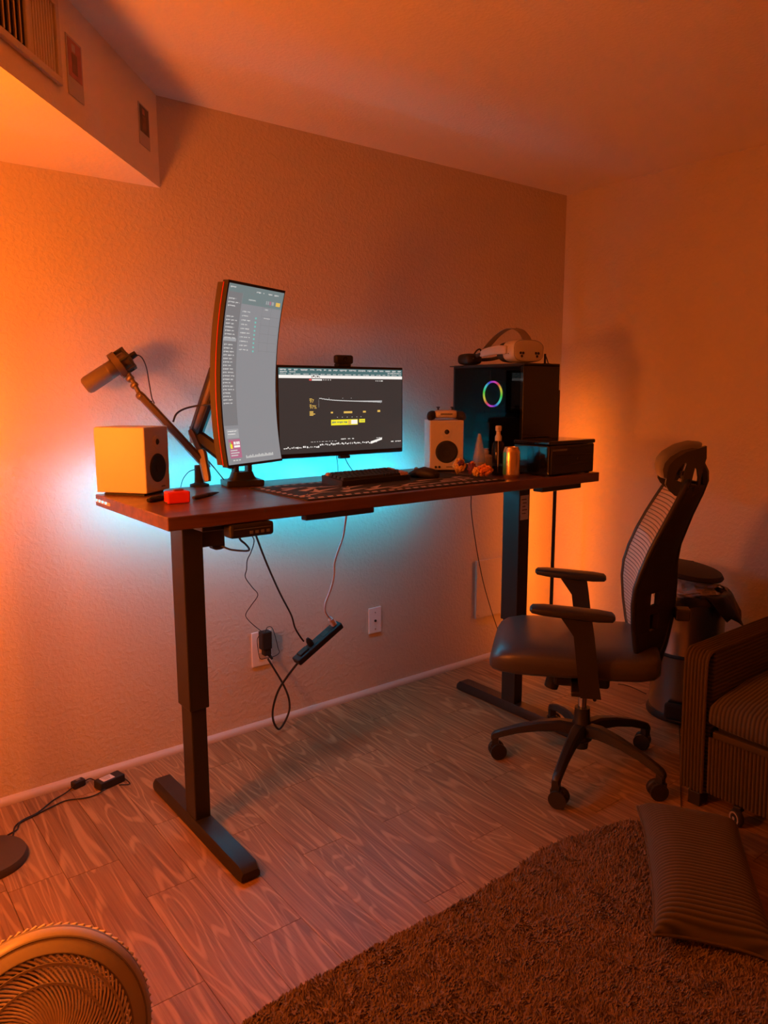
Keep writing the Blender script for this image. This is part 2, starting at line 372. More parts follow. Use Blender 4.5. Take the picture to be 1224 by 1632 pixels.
for k in range(12):
    box('slat', (-.215+k*.0245, -.006, .075), (.003, .016, .165), 'vent_paint', t, rot=(0, 0, -.75))
for k in range(9):
    box('slat', (.112+k*.0135, -.004, .075), (.0125, .004, .165), 'vent_paint', t, rot=(0, 0, .16))
for s, z0, z1, wd, pic, lab in ((.64, 2.198, 2.347, .092, 'print_pink', 'photo print with a pinkish picture, nearer the vent on the soffit'), (.134, 2.228, 2.358, .094, 'print_dark', 'photo print with a dark picture near the back wall on the soffit')):
    t = thing('photo_print', lab, 'photo', soff_loc(s, z0, .0015), SROT, 'photo prints on the soffit'); h = z1-z0
    box('card', (0, 0, h/2), (wd, .002, h), 'print_card', t)
    p = box('picture', (0, -.0015, h*.64), (wd*.84, .001, h*.64), pic, t)
    box('figure', (-.004, -.001, -.01), (wd*.34, .0008, h*.34), 'print_brown', p, .008); box('figure', (-.008, -.001, h*.19), (wd*.22, .0008, h*.13), 'print_pink' if pic == 'print_dark' else 'print_card', p, .006)
def plate(name, label, cat, x0, x1, z0, z1, mat='plate_white', th=.006):
    t = thing(name, label, cat, ((x0+x1)/2, 0, z0)); box('plate', (0, -th/2, (z1-z0)/2), (x1-x0, th, z1-z0), mat, t, .002); return t
t = plate('wall_outlet', 'white double outlet plate low on the back wall', 'outlet', -1.937, -1.842, .270, .420)
for dz in (.045, .105): box('socket', (0, -.007, dz), (.034, .004, .028), 'white_plastic', t, .006)
t = plate('jack_plate', 'small white wall plate with one round jack', 'wall plate', -1.327, -1.255, .292, .416)
lathe('jack', [(.006, 0), (.006, .004), (.003, .004), (.003, .001)], 'matte_black', t, (0, -.006, .06), 12, (math.pi/2, 0, 0))
for dz in (.02, .10): lathe('screw', [(.003, 0), (.0025, .0015)], 'chrome', t, (0, -.006, dz), 10, (math.pi/2, 0, 0))
t = plate('access_panel', 'flat painted access panel on the back wall behind the desk leg', 'panel', -.634, -.375, .235, .545, 'wall', .012)
for a, b in ((-.115, .02), (.115, .02), (-.115, .29), (.115, .29)): lathe('screw', [(.005, 0), (.004, .002)], 'trim', t, (a, -.012, b), 10, (math.pi/2, 0, 0))

# ------------------------------------------------------------------ desk
ZD = 1.08; DX0, DX1, DY0, DY1 = -2.593, -.728, -.812, -.20
desk = thing('standing_desk', 'dark walnut standing desk raised on two black steel legs', 'desk', ((DX0+DX1)/2, -.5, 0)); dk = Vector(desk.location)
def D_(x, y, z): return Vector((x, y, z))-dk
box('desktop', D_((DX0+DX1)/2, (DY0+DY1)/2, ZD-.019), (DX1-DX0, DY1-DY0, .038), 'walnut', desk, .003)
for LX in (-2.43, -.935):
    foot = loft('foot', [[D_(LX, y, 0)+Vector((a*wd, 0, b)) for a, b in ((-1, .006), (1, .006), (1, h*.7), (.8, h), (-.8, h), (-1, h*.7))] for y, wd, h in ((-.905, .030, .030), (-.885, .034, .046), (-.24, .034, .046), (-.22, .030, .030))], 'black_metal', desk)
    for y in (-.86, -.26): lathe('foot_pad', [(.018, 0), (.018, .008)], 'black_plastic', desk, D_(LX, y, 0), 14)
    lg = box('leg', D_(LX, -.545, .235), (.052, .078, .39), 'black_metal', desk, .003)
    box('leg', D_(LX, -.545, .72), (.066, .094, .60), 'black_metal', desk, .003)
    box('bracket', D_(LX, -.50, 1.030), (.085, .52, .022), 'black_metal', desk, .003)
for y in (-.42, -.58): box('rail', D_(-1.68, y, 1.024), (1.42, .035, .034), 'black_metal', desk, .002)
m_ = box('motor_box', D_(-2.36, -.545, .985), (.075, .07, .10), 'black_plastic', desk, .006)
box('motor', (.03, 0, -.025), (.042, .05, .085), 'black_plastic', m_, .012)
box('bracket', D_(-2.345, -.60, 1.03), (.12, .03, .02), 'bronze_metal', desk, .002)
cp = box('control_panel', D_(-2.345, -.795, 1.020), (.140, .05, .040), 'matte_black', desk, .008)
box('stripe', (0, -.0252, .006), (.118, .001, .0016), 'grey_plastic', cp)
for k in range(4): box('button', (-.005+k*.018, -.0255, -.006), (.011, .0016, .009), 'grey_plastic', cp, .002)
box('rail_cover', D_(-2.03, -.795, 1.034), (.26, .03, .018), 'black_metal', desk, .004)
box('rail_cover', D_(-.93, -.76, 1.030), (.24, .05, .024), 'black_metal', desk, .003)
lb = box('paper_label', D_(-.935-.002, -.545-.0478, .925), (.050, .001, .105), 'paper_label', desk)
for k in range(5): box('print', (-.004+.004*(k % 2), -.0008, .035-k*.015), (.030-.006*(k % 3), .0006, .004), 'ink', lb)

# LED strip stuck along the desk's back edge and round its left end
led = box('led_strip', D_(-1.70, DY1+.0015, ZD-.019), (1.60, .003, .010), 'white_plastic', desk); led['label'] = 'cyan LED strip around the back edge'; ld = dk+led.location
box('light_line', Vector((-1.84, DY1+.0040, ZD-.019))-ld, (1.48, .002, .008), 'led_cyan', led)
box('light_line', Vector((-1.84, DY1-.010, ZD-.0425))-ld, (1.46, .0012, .0045), 'led_cyan', led, rot=(math.radians(25), 0, 0))  # extra row under the edge, added to throw more cyan on the wall below
box('tape', Vector((DX0-.001, -.275, ZD-.019))-ld, (.0015, .145, .010), 'white_plastic', led)
for k in range(4): box('led', Vector((DX0-.003, -.218-k*.031, ZD-.017))-ld, (.003, .009, .007), 'led_dot', led, .0015)

# ------------------------------------------------------------------ lamps (slim corner floor lamps)
def floor_lamp(label, x, y, z0, z1, ang, mat, wd=.014, halo=False):
    t = thing('floor_lamp', label, 'lamp', (x, y, 0), ang)
    lathe('base', [(0, 0), (.112, 0), (.114, .012), (.108, .024), (0, .026)], 'base_brown', t, seg=48)
    box('pole', (0, 0, (z1+.04)/2+.01), (.017, .017, z1+.02), 'matte_black', t, .002)
    box('light_bar', (.0095+.003, 0, (z0+z1)/2), (.006, wd, z1-z0), mat, t, .002)
    if halo: box('light_bar', (-.0125, 0, (z0+z1)/2), (.006, wd, z1-z0), mat, t, .002)
    return t
floor_lamp('slim black corner lamp glowing orange behind the printer', -.262, -.2, .06, 1.38, math.radians(45), 'led_orange2')
floor_lamp('black floor lamp on a round base at the left edge', -3.02, -.335, 1.16, 1.52, math.radians(50), 'led_orange', .016, True)
# assumed third lamp, unseen on the left, added to lift ceiling and room light
t = thing('added_globe_lamp', 'assumed orange globe lamp, unseen, added on the left to light the room', 'lamp', (-3.5, -.92, 0))
lathe('base', [(0, 0), (.13, 0), (.13, .018), (0, .022)], 'base_brown', t, seg=40); lathe('pole', [(.012, .02), (.012, 1.23)], 'matte_black', t, seg=16)
lathe('shade', [(.12*math.sin(math.pi*k/16), 1.34-.12*math.cos(math.pi*k/16)) for k in range(17)], 'led_orange3', t, seg=24)

# ------------------------------------------------------------------ office chair (local x = forward, y = toward the viewer's side)
CHX, CHY = -1.108, -1.058
ch = thing('office_chair', 'black high-back office chair with mesh back, headrest and armrests', 'chair', (CHX, CHY, 0), math.radians(129))
lathe('hub', [(0, .075), (.026, .075), (.028, .10), (.040, .11), (.041, .165), (.030, .185), (.028, .235), (0, .235)], 'black_plastic', ch, seg=28)
lathe('gas_cylinder', [(.0165, .23), (.0165, .345)], 'chrome', ch, seg=20)
BA = [math.radians(a) for a in (2, 74, 146, 218, 290)]
def base_leg():
    rings = []
    for r, z, wd, h in ((.02, .150, .030, .050), (.08, .158, .026, .046), (.16, .148, .021, .038), (.24, .128, .018, .032), (.30, .106, .0165, .030), (.328, .094, .016, .030)):
        rings.append([(r, a*wd, z+b*h/2) for a, b in ((-1, -.6), (-.6, -1), (.6, -1), (1, -.6), (.8, .7), (.5, 1), (-.5, 1), (-.8, .7))])
    rings.append([(.338, a*.012, .086+b*.01) for a, b in ((-1, -.6), (-.6, -1), (.6, -1), (1, -.6), (.8, .7), (.5, 1), (-.5, 1), (-.8, .7))])
    bm = bmesh.new(); R = [[bm.verts.new(p) for p in r] for r in rings]
    for a, b in zip(R, R[1:]):
        for k in range(8): bm.faces.new((a[k], a[(k+1) % 8], b[(k+1) % 8], b[k]))
    bm.faces.new(R[0]); bm.faces.new(R[-1]); box_bm(bm, (.322, 0, .072), (.024, .026, .045)); return tomesh(bm)
bl = base_leg(); bl.materials.append(MATS['black_plastic'])
def wheel_me():
    bm = bmesh.new()
    for sgn in (-1, 1):
        me = lathe_me([(0, 0), (.020, 0), (.028, .004), (.0315, .010), (.0315, .020), (0, .020)], 24, Matrix.Rotation(math.pi/2*-sgn, 4, 'X') @ Matrix.Translation((0, 0, .004 if False else 0)))
        for v in me.vertices: v.co.y += sgn*.004
        bm.from_mesh(me)
    return tomesh(bm)
wm = wheel_me(); wm.materials.append(MATS['matte_black'])
for p in wm.polygons: p.use_smooth = False
for i, a in enumerate(BA):
    l = link('base_leg', bl, None, ch); l.rotation_euler = (0, 0, a); autosmooth(l, 35) if i == 0 else None
    c = bpy.data.objects.new('caster', None); 
    fk = mesh('caster', [(-.016, -.010, .045), (.016, -.010, .045), (.016, .010, .045), (-.016, .010, .045), (-.020, -.009, .058), (.018, -.009, .058), (.018, .009, .058), (-.020, .009, .058)], [(0, 1, 2, 3), (4, 5, 6, 7), (0, 1, 5, 4), (1, 2, 6, 5), (2, 3, 7, 6), (3, 0, 4, 7)], 'black_plastic', ch)
    bpy.data.objects.remove(c)
    sw = (.35, -.30, 3.4, 2.9, .2)[i]
    fk.location = (.325*math.cos(a), .325*math.sin(a), 0); fk.rotation_euler = (0, 0, sw)
    wl = link('wheel', wm, None, fk); wl.location = (-.012, 0, .0315)
bx = box('tilt_mechanism', (.01, 0, .375), (.20, .16, .07), 'black_plastic', ch, .012)
cyl_between('tension_knob', (.10, .0, .372), (.118, .0, .305), .029, 'black_plastic', ch, 24, .026)
cyl_between('lever', (.0, .06, .372), (-.03, .25, .368), .006, 'black_plastic', ch, 10)
# seat
ring = []
for s, hw, zb, zt in ((.338, .165, .440, .462), (.334, .190, .426, .482), (.322, .212, .418, .503), (.295, .228, .412, .520), (.24, .240, .408, .531), (.14, .247, .410, .533), (.02, .250, .414, .528), (-.10, .246, .414, .527), (-.18, .236, .414, .530), (-.225, .222, .420, .530), (-.245, .200, .434, .518), (-.250, .170, .450, .495)):
    hh = (zt-zb)/2; ring.append([(s, a, (zt+zb)/2+b) for a, b in sell(36, hw, hh, 3.6)])
seat = loft('seat', ring, 'leather', ch, deg=80)
tube('seam', [(s, y, z) for s, y, z in ((.325, -.16, .470), (.325, .16, .470))], .0025, 'matte_black', seat, 2, 6)
box('seat_pan', (.03, 0, .412), (.34, .30, .02), 'black_plastic', ch, .008)
# armrests
def armrest(sg, dz):
    y = .272*sg
    a = loft('armrest', [[(x0+(x-.035), y+b, z) for x, b in ((-.034, -.014), (-.034, .014), (.034, .014), (.034, -.014))] for x0, z in ((.02, .385), (.03, .44), (.042, .54), (.05, .60))]+[[(.05+xx, y+b, .666) for xx, b in ((-.058, -.016), (-.058, .016), (.045, .016), (.045, -.016))]], 'black_plastic', ch, deg=30)
    loft('arm_pad', [[(x, y+b, z+dz+c) for b, c in [(p[0], p[1]) for p in sell(16, hw, hh, 3)]] for x, hw, hh, z in ((-.082, .022, .006, .670), (-.074, .036, .013, .670), (-.03, .043, .0165, .672), (.06, .044, .0165, .677), (.15, .040, .0155, .682), (.188, .032, .012, .684), (.196, .020, .005, .684))], 'black_plastic', a, deg=40)
    box('arm_bracket', (.012, y-.075*sg, .392), (.075, .16, .018), 'black_metal', a, .004)
armrest(1, 0); armrest(-1, .004)
# backrest: profile of the mesh face (x, z, half width, wrap)
BP = [(-.178, .475, .150), (-.160, .540, .185), (-.148, .620, .208), (-.142, .700, .222), (-.146, .760, .228), (-.162, .820, .230), (-.188, .890, .226), (-.220, .960, .218), (-.250, 1.020, .205), (-.278, 1.075, .185), (-.296, 1.105, .160)]
def bp_at(z):
    for a, b in zip(BP, BP[1:]):
        if a[1] <= z <= b[1]:
            t = (z-a[1])/(b[1]-a[1]); return a[0]+t*(b[0]-a[0]), a[2]+t*(b[2]-a[2])
    return (BP[0][0], BP[0][2]) if z < BP[0][1] else (BP[-1][0], BP[-1][2])
zs = [.475+i*(1.105-.475)/42 for i in range(43)]
rows = []
for z in zs:
    x, hw = bp_at(z); rows.append([(x-.028*(1-(k/9-1)**2), hw*(k/9-1), z) for k in range(19)])
fr_ = [[(p[0]+.0, p[1], p[2]) for p in r] for r in rows]
back = loft('backrest', fr_, 'chair_mesh', ch, closed=False, caps=False, deg=80)
so = back.modifiers.new('solid', 'SOLIDIFY'); so.thickness = .004; so.offset = 0
# rim of the mesh
rim = [(bp_at(z)[0], bp_at(z)[1], z) for z in zs]+[(BP[-1][0]-.02, .06, 1.122), (BP[-1][0]-.02, -.06, 1.122)]+[(bp_at(z)[0], -bp_at(z)[1], z) for z in reversed(zs)]+[(BP[0][0]-.02, -.06, .462), (BP[0][0]-.02, .06, .462)]
tube('back_rim', rim+[rim[0]], .0095, 'black_plastic', back, 2, 8)
# rear spine and wings
SP = [(-.225, .400, .075), (-.262, .44, .075), (-.285, .52, .06), (-.302, .62, .052), (-.306, .74, .050), (-.304, .82, .05), (-.312, .88, .046), (-.346, .985, .04), (-.376, 1.06, .034), (-.390, 1.105, .032), (-.388, 1.14, .030), (-.372, 1.172, .030), (-.350, 1.188, .030)]
sp_r = []
for i, (x, z, hw) in enumerate(SP):
    th = .055 if z < 1.0 else (.055 if z < 1.1 else .032)
    if z < .47: th = .10
    dx, dz = (1, 0) if z < 1.09 else (.8, -.45)
    if z > 1.15: dx, dz = .55, -.75
    sp_r.append([(x+dx*th*a, b*hw, z+dz*th*a) for a, b in ((0, -.7), (0, .7), (.25, 1), (.8, 1), (1, .7), (1, -.7), (.8, -1), (.25, -1))])
spine = loft('spine', sp_r, 'black_plastic', back, deg=35)
def wing(sg):
    rg = []
    for i in range(14):
        z = .50+i*(1.095-.50)/13; x, hw = bp_at(z); xr = max(p[0] for p in SP if abs(p[1]-z) < .12)
        xs = SP[0][0]
        for a, b in zip(SP, SP[1:]):
            if a[1] <= z <= b[1]: t = (z-a[1])/(b[1]-a[1]); xs = a[0]+t*(b[0]-a[0])
        rg.append([(x-.004, sg*hw, z), (x-.016, sg*(hw-.004), z), (xs+.012, sg*.05, z), (xs+.030, sg*.04, z)])
    return rg
for sg in (-1, 1):
    rg = wing(sg)
    if sg == 1:      # slots through the side that faces the viewer
        loft('wing', rg[:3], 'black_plastic', back); loft('wing', rg[5:], 'black_plastic', back)
        a, b = rg[2:6][0], rg[5]
        lerp = lambda P, Q, t: tuple(P[i]+(Q[i]-P[i])*t for i in range(3))
        mid = rg[2:6]
        def strip(t0, t1):
            out = []
            for r in mid: out.append([lerp(r[0], r[3], t0), lerp(r[1], r[2], t0) if t0 > 0 else r[1], lerp(r[1], r[2], t1), lerp(r[0], r[3], t1)])
            return out
        loft('wing', strip(0, .34), 'black_plastic', back); loft('wing', strip(.58, 1.0), 'black_plastic', back)
        m1 = [[lerp(r[1], r[2], .32), lerp(r[0], r[3], .32), lerp(r[0], r[3], .62), lerp(r[1], r[2], .62)] for r in ([lerp(mid[1][i], mid[2][i], .35) for i in range(4)], [lerp(mid[1][i], mid[2][i], 1.0) for i in range(4)])]
        loft('wing', m1, 'black_plastic', back)
    else: loft('wing', rg[5:], 'black_plastic', back); loft('wing', rg[:3], 'black_plastic', back)
box('lumbar_knob', (-.325, .05, .635), (.05, .055, .042), 'black_plastic', back, .006)
cyl_between('lumbar_support', (-.26, -.02, .70), (-.26, .02, .70), .02, 'black_plastic', back)
# headrest
hp = [(-.226, 1.118), (-.220, 1.150), (-.226, 1.176), (-.246, 1.203), (-.285, 1.229), (-.325, 1.241), (-.357, 1.238)]
hin = [(-.242, 1.112), (-.238, 1.145), (-.244, 1.165), (-.262, 1.188), (-.296, 1.211), (-.330, 1.221), (-.357, 1.226)]
rows_o, NB = [], 13
for (x, z), (xi, zi) in zip(hp, hin):
    rows_o.append([])
rg = []
for k in range(NB):
    t = k/(NB-1)*2-1; y = .124*t; c = .006*t*t; tp = 1-.18*abs(t)**3
    pts = hp+hin[::-1]; cx, cz = -.28, 1.175
    rg.append([(cx+(x-cx)*tp+c*1.0, y, cz+(z-cz)*tp-.004*t*t) for x, z in pts])
hd = loft('headrest', rg, 'leather', ch, deg=50)
loop_o = [(-.238, 1.118), (-.236, 1.100), (-.246, 1.082), (-.266, 1.064), (-.292, 1.055), (-.318, 1.058), (-.334, 1.072), (-.344, 1.078), (-.346, 1.120), (-.352, 1.160), (-.360, 1.192), (-.358, 1.232), (-.330, 1.222), (-.296, 1.211), (-.262, 1.188), (-.244, 1.165), (-.240, 1.145)]
h1 = [(-.262, 1.118), (-.288, 1.107), (-.302, 1.168), (-.296, 1.176), (-.282, 1.163), (-.270, 1.144)]
h2 = [(-.316, 1.104), (-.338, 1.100), (-.339, 1.124), (-.334, 1.152), (-.326, 1.160)]
for y0_ in (-.125, .095): prism('headrest_frame', loop_o, y0_, y0_+.03, 1, 'black_plastic', hd, holes=[h1, h2])
cyl_between('headrest_post', (-.300, .0, 1.11), (-.313, .0, 1.17), .004, 'chrome', hd, 10)

# ------------------------------------------------------------------ speakers
def speaker(label, fx, fy, ang, hh):
    t = thing('speaker', label, 'speaker', (fx, fy, ZD), ang, 'white desktop speakers')    # local -y = front, front face at y = 0
    W, Dp = .142, .185; b = box('cabinet', (0, Dp/2, hh/2+.006), (W, Dp, hh-.006), 'white_plastic', t, .004)
    box('foot', (0, Dp/2, .003), (W*.8, Dp*.8, .006), 'matte_black', t)
    lathe('tweeter', [(0, .0), (.021, .0), (.021, .0025), (.011, .004), (.009, .002), (0, .005)], 'white_plastic', t, (0, 0, hh*.79), 28, (math.pi/2, 0, 0))
    lathe('dome', [(0, .008), (.006, .0065), (.010, .003), (.0105, .002)], 'woofer', t, (0, 0, hh*.79), 24, (math.pi/2, 0, 0))
    lathe('woofer', [(0, .004), (.012, .005), (.013, .002), (.036, .0035), (.041, .0045), (.046, .0025), (.047, 0)], 'woofer', t, (0, 0, hh*.40), 36, (math.pi/2, 0, 0))
    return t, W, Dp
t, W, Dp = speaker('white desktop speaker at the left end of the desk', -2.427, -.330, math.radians(37), .218)
box('logo', (.028, -.0006, .024), (.022, .0008, .004), 'grey_plastic', t)
t, W, Dp = speaker('white desktop speaker beside the computer, under the game controller', -1.222, -.412, math.radians(-34), .212)
for dx in (-.045, -.030): lathe('knob', [(.005, 0), (.005, .004), (0, .005)], 'matte_black', t, (dx, 0, .022), 12, (math.pi/2, 0, 0))
box('logo', (.012, -.0006, .022), (.026, .0008, .004), 'grey_plastic', t)
# game controller
g = thing('game_controller', 'white and black game controller lying on the right speaker', 'controller', (-1.185, -.362, ZD+.2125), math.radians(-34), None)
loft('body', [[(x, a, z+b) for a, b in sell(18, hy, hz, 2.6)] for x, hy, hz, z in ((-.044, .024, .016, .026), (-.036, .030, .018, .026), (-.018, .031, .017, .027), (0, .031, .017, .027), (.018, .031, .017, .027), (.036, .030, .018, .026), (.044, .024, .016, .026))], 'white_plastic', g)
for sg in (-1, 1):
    loft('grip', [[(sg*x+a*.9, y+a*0, z+b) for a, b in sell(14, hx, hz, 2.4)] for y, x, hx, hz, z in ((.028, .048, .012, .010, .026), (.016, .053, .020, .017, .024), (-.008, .060, .021, .019, .021), (-.034, .068, .017, .016, .017), (-.050, .073, .009, .009, .013))], 'matte_black', g)
    lathe('thumbstick', [(.004, 0), (.004, .010), (.008, .012), (.008, .015), (0, .0155)], 'matte_black', g, (sg*.030, .008, .042), 16)
box('screen_band', (0, -.031, .027), (.05, .002, .006), 'grey_plastic', g, .0008)

# ------------------------------------------------------------------ flat monitor and webcam
MX0, MX1, MZ0, MZ1, MY = -1.905, -1.292, 1.157, 1.513, -.21
mo = thing('flat_monitor', 'flat black monitor showing a dark web page behind the keyboard', 'monitor', ((MX0+MX1)/2, MY, MZ0)); MW, MH = MX1-MX0, MZ1-MZ0
box('housing', (0, .016, MH/2), (MW, .030, MH), 'matte_black', mo, .004)
box('back_bulge', (0, .045, MH*.45), (MW*.6, .04, MH*.6), 'matte_black', mo, .015)
scr = box('screen', (0, -.0002, MH/2+.004), (MW-.014, .002, MH-.028), 'screen_dark', mo)
box('chin_tab', (0.0, .004, -.006), (.05, .02, .012), 'matte_black', mo, .003)
def quads(name, rects, mat, parent, fmap):
    vs, fs = [], []
    for (a, b, c, d, off) in rects:
        n = len(vs); vs += [fmap(a, b, off), fmap(c, b, off), fmap(c, d, off), fmap(a, d, off)]; fs.append((n, n+1, n+2, n+3))
    o = mesh(name, vs, fs, mat, parent)
    if len(rects) > 1: o['kind'] = 'stuff'
    return o
def textlines(rng, u0, v, wd, h, off, gap=.25, letter=.006):
    out, u = [], u0
    while u < u0+wd:
        wl = rng.uniform(letter*1.5, letter*5); e = min(u+wl, u0+wd)
        x = u
        while x < e-.0008:
            lw = rng.uniform(letter*.3, letter*.75); hh = h*rng.uniform(.55, 1); out.append((x, v, min(x+lw, e), v+hh, off)); x += lw+letter*.18
        u = e+letter*gap*3
    return out
# screen u,v run 0..1 over the visible picture (photo corners 447..637 x 583..722)
SW, SH = MW-.014, MH-.028
fm = lambda u, v, off: ((u-.5)*SW, -.0013-off*.0004, (.5-v)*SH)
rg_ = random.Random(5)
quads('browser_bar', [(0, .0, 1, .085, 1)], 'screen_bar', scr, fm); quads('bookmark_bar', [(0, .082, 1, .118, 2)], 'screen_white', scr, fm)
tx = []
for row, (v, h) in enumerate(((.012, .020), (.040, .018), (.066, .012))):
    tx += textlines(rg_, .01, v, .98 if row != 1 else .12, h, 2, .5, .012)
tx += textlines(rg_, .87, .040, .12, .018, 2)
quads('browser_text', tx, 'screen_text', scr, fm)
quads('scribble', [(.243, .095, .252, .107, 3), (.255, .085, .266, .101, 3), (.27, .098, .281, .107, 3), (.285, .09, .297, .105, 3), (.300, .098, .308, .107, 3)], 'ink', scr, fm)
quads('page_logo', [(.225, .125, .243, .145, 3)], 'screen_red', scr, fm)
quads('page_title', [(.246, .128, .325, .144, 2)]+[(u, .13, u+.006, .14, 2) for u in (.335, .352, .37, .388)]+[(u, .137, u+.006, .146, 2) for u in (.765, .78, .795)]+[(.808, .137, .828, .146, 2)], 'screen_white', scr, fm)
def put_text(name, s, u, v, hv, mat, wscale=1.0, off=3, bold=1.0):
    me = text_me(s, hv*SH*1.4)
    for vv in me.vertices: x, z = vv.co.x*wscale, vv.co.y; vv.co = Vector(((u-.5)*SW+x, -.0013-off*.0004, (.5-v)*SH+z))
    return link(name, me, mat, scr)
put_text('score_text', '97', .225, .405, .042, 'screen_amber', 1.05); put_text('score_text', '97%', .225, .475, .042, 'screen_amber', 1.0)
am = [(.225, .355, .245, .362, 2), (.225, .425, .24, .431, 2)]+[(.225, .505+.014*k, .225+.028+.014*(k == 2), .515+.014*k, 2) for k in range(4)]
am += [(.39, .515, .408, .535, 2), (.495, .513, .565, .537, 2), (.655, .512, .68, .533, 2), (.78, .505, .804, .53, 2)]
quads('page_label', am, 'screen_amber', scr, fm)
cv = [(.300+i*.02, .350+.022*(1-math.exp(-i/4))+.002*i/2, .322+i*.02, .358+.024*(1-math.exp(-i/4))+.002*i/2, 2) for i in range(25)]
quads('graph_curve', cv, 'screen_text', scr, fm); quads('graph_fill', [(.54+.04*i, .385, .58+.04*i, .392+.003*i, 1) for i in range(7)], 'screen_mid', scr, fm)
quads('graph_tick', [(u, .35, u+.005, .357, 2) for u in (.375, .485, .555)]+[(.295, .37+.016*k, .298, .375+.016*k, 2) for k in range(6)]+[(.805, .40, .807, .42, 2)]+[(u, .58, u+.006, .587, 2) for u in (.44, .48, .52, .56, .60, .635)], 'screen_text', scr, fm)
quads('banner', [(.392, .612, .61, .68, 2), (.622, .612, .672, .655, 2)], 'screen_yellow', scr, fm)
quads('banner_block', [(.53, .624, .552, .674, 3)], 'screen_amber', scr, fm); quads('banner_block', [(.556, .62, .606, .67, 3)], 'screen_white', scr, fm)
quads('banner_text', textlines(rg_, .40, .636, .12, .022, 4, .2, .012)+[(.63, .632, .665, .638, 4)], 'screen_bar', scr, fm)
low = textlines(rg_, .23, .868, .21, .006, 2, .5, .006)+textlines(rg_, .47, .845, .11, .014, 2, .5, .010)+textlines(rg_, .77, .852, .05, .01, 2)
for k in range(52): 
    u = .025+k*.0145
    if u < .77: b_ = .932+.012*rg_.random()-.022*(u > .3); low.append((u, b_-.008-.016*rg_.random(), u+.009*rg_.random()+.003, b_, 2))
for k in range(8): low.append((.72+.012*k, .895-.005*k, .735+.012*k, .925-.006*k, 2))
low += textlines(rg_, .90, .905, .09, .014, 2, .5, .012)
quads('taskbar_icons', low, 'screen_white', scr, fm)
wc = thing('webcam', 'small black webcam clipped on top of the flat monitor', 'webcam', (-1.595, MY+.012, MZ1)); 
loft('camera_body', [[(x, a-.006, .027+b) for a, b in sell(20, hy, hz, 4)] for x, hy, hz in ((-.041, .008, .010), (-.039, .012, .015), (-.033, .014, .0175), (.033, .014, .0175), (.039, .012, .015), (.041, .008, .010))], 'matte_black', wc)
lathe('lens', [(0, 0), (.009, 0), (.009, .004), (.006, .002), (0, .003)], 'gloss_black', wc, (0, -.0195, .028), 24, (math.pi/2, 0, 0))
box('clip', (0, .0, .005), (.06, .034, .011), 'matte_black', wc, .003)

# ------------------------------------------------------------------ curved portrait monitor
TL, TR, BL_, BR_ = atd(367, 443, 2.38), atd(455, 466, 2.64), atd(365, 742, 2.48), atd(447, 738, 2.74)
cc = (TL+TR+BL_+BR_)/4; uu = (TR+BR_-TL-BL_).normalized(); uu.z = 0; uu.normalize()
vv = ((TL+TR)-(BL_+BR_)); vv -= uu*vv.dot(uu); CMH = vv.length/2; vv.normalize(); nn = uu.cross(vv).normalized()
if nn.y > 0: nn = -nn
CMW = .308
cm = thing('curved_monitor', 'curved black monitor turned upright with a pale screen', 'monitor', cc-vv*CMH/2)
cm.rotation_euler = Matrix((uu, -nn, vv)).transposed().to_euler()      # local x = right, -y = out of screen, z = up
def cpt(x, z, d): return (x, .034*(1-((z-CMH/2)/(CMH/2))**2)+d, z)
NZ = 24; zl = [CMH*i/NZ for i in range(NZ+1)]
def slab(name, x0, x1, d0, d1, mat, parent, z0=0, z1=1):
    return loft(name, [[cpt(x0, z, d0), cpt(x1, z, d0), cpt(x1, z, d1), cpt(x0, z, d1)] for z in [CMH*(z0+(z1-z0)*i/NZ) for i in range(NZ+1)]], mat, parent, deg=30)
slab('housing', -CMW/2, CMW/2, 0, .022, 'matte_black', cm); slab('back_cover', -CMW/2+.004, CMW/2-.02, .022, .046, 'base_brown', cm, .01, .99)
slab('red_stripe', -CMW/2-.0012, -CMW/2+.001, .016, .0195, 'red_line', cm, .01, .99)
cs = slab('screen', -CMW/2+.007, CMW/2-.006, -.0012, .0, 'screen_grey', cm, .014, .985)
cf = lambda u, v, off: cpt((u-.5)*(CMW-.013), CMH*(.985-.971*v), -.0014-.0004*off)
def cquads(name, rects, mat):
    out = []
    for a, b, c, d, off in rects:
        n = max(1, int((d-b)/.05)+0)
        for i in range(n): out.append((a, b+(d-b)*i/n, c, b+(d-b)*(i+1)/n, off))
    return quads(name, out, mat, cs, cf)
cquads('side_panel', [(0, .04, .245, .78, 1)], 'screen_side'); cquads('top_bar', [(0, 0, 1, .042, 2), (.25, .042, 1, .098, 1)], 'screen_teal')
q = random.Random(11); lt = []
lt += textlines(q, .02, .014, .12, .008, 3, .5, .03)+textlines(q, .48, .02, .14, .008, 3, .5, .03)+textlines(q, .70, .02, .2, .008, 3, .5, .03)
for k in range(31):
    v = .075+k*.0192
    if k in (3, 4, 12): continue
    lt += textlines(q, .04, v, q.uniform(.10, .17), .0075, 3, .3, .02); lt.append((.018, v, .032, v+.008, 3))
for k in range(10): lt += textlines(q, .30, .135+k*.0235, q.uniform(.08, .16), .0075, 3, .3, .02); lt.append((.28, .136+k*.0235, .29, .142+k*.0235, 3))
lt += textlines(q, .36, .068, .13, .009, 3)+textlines(q, .68, .108, .06, .008, 3)+textlines(q, .68, .158, .12, .006, 3)
cquads('list_text', lt, 'screen_text'); cquads('selected_row', [(.0, .29, .22, .308, 2)], 'screen_mid')
cquads('status_dot', [(.52, .162+k*.0235, .548, .172+k*.0235, 3) for k in range(9)], 'screen_aqua')
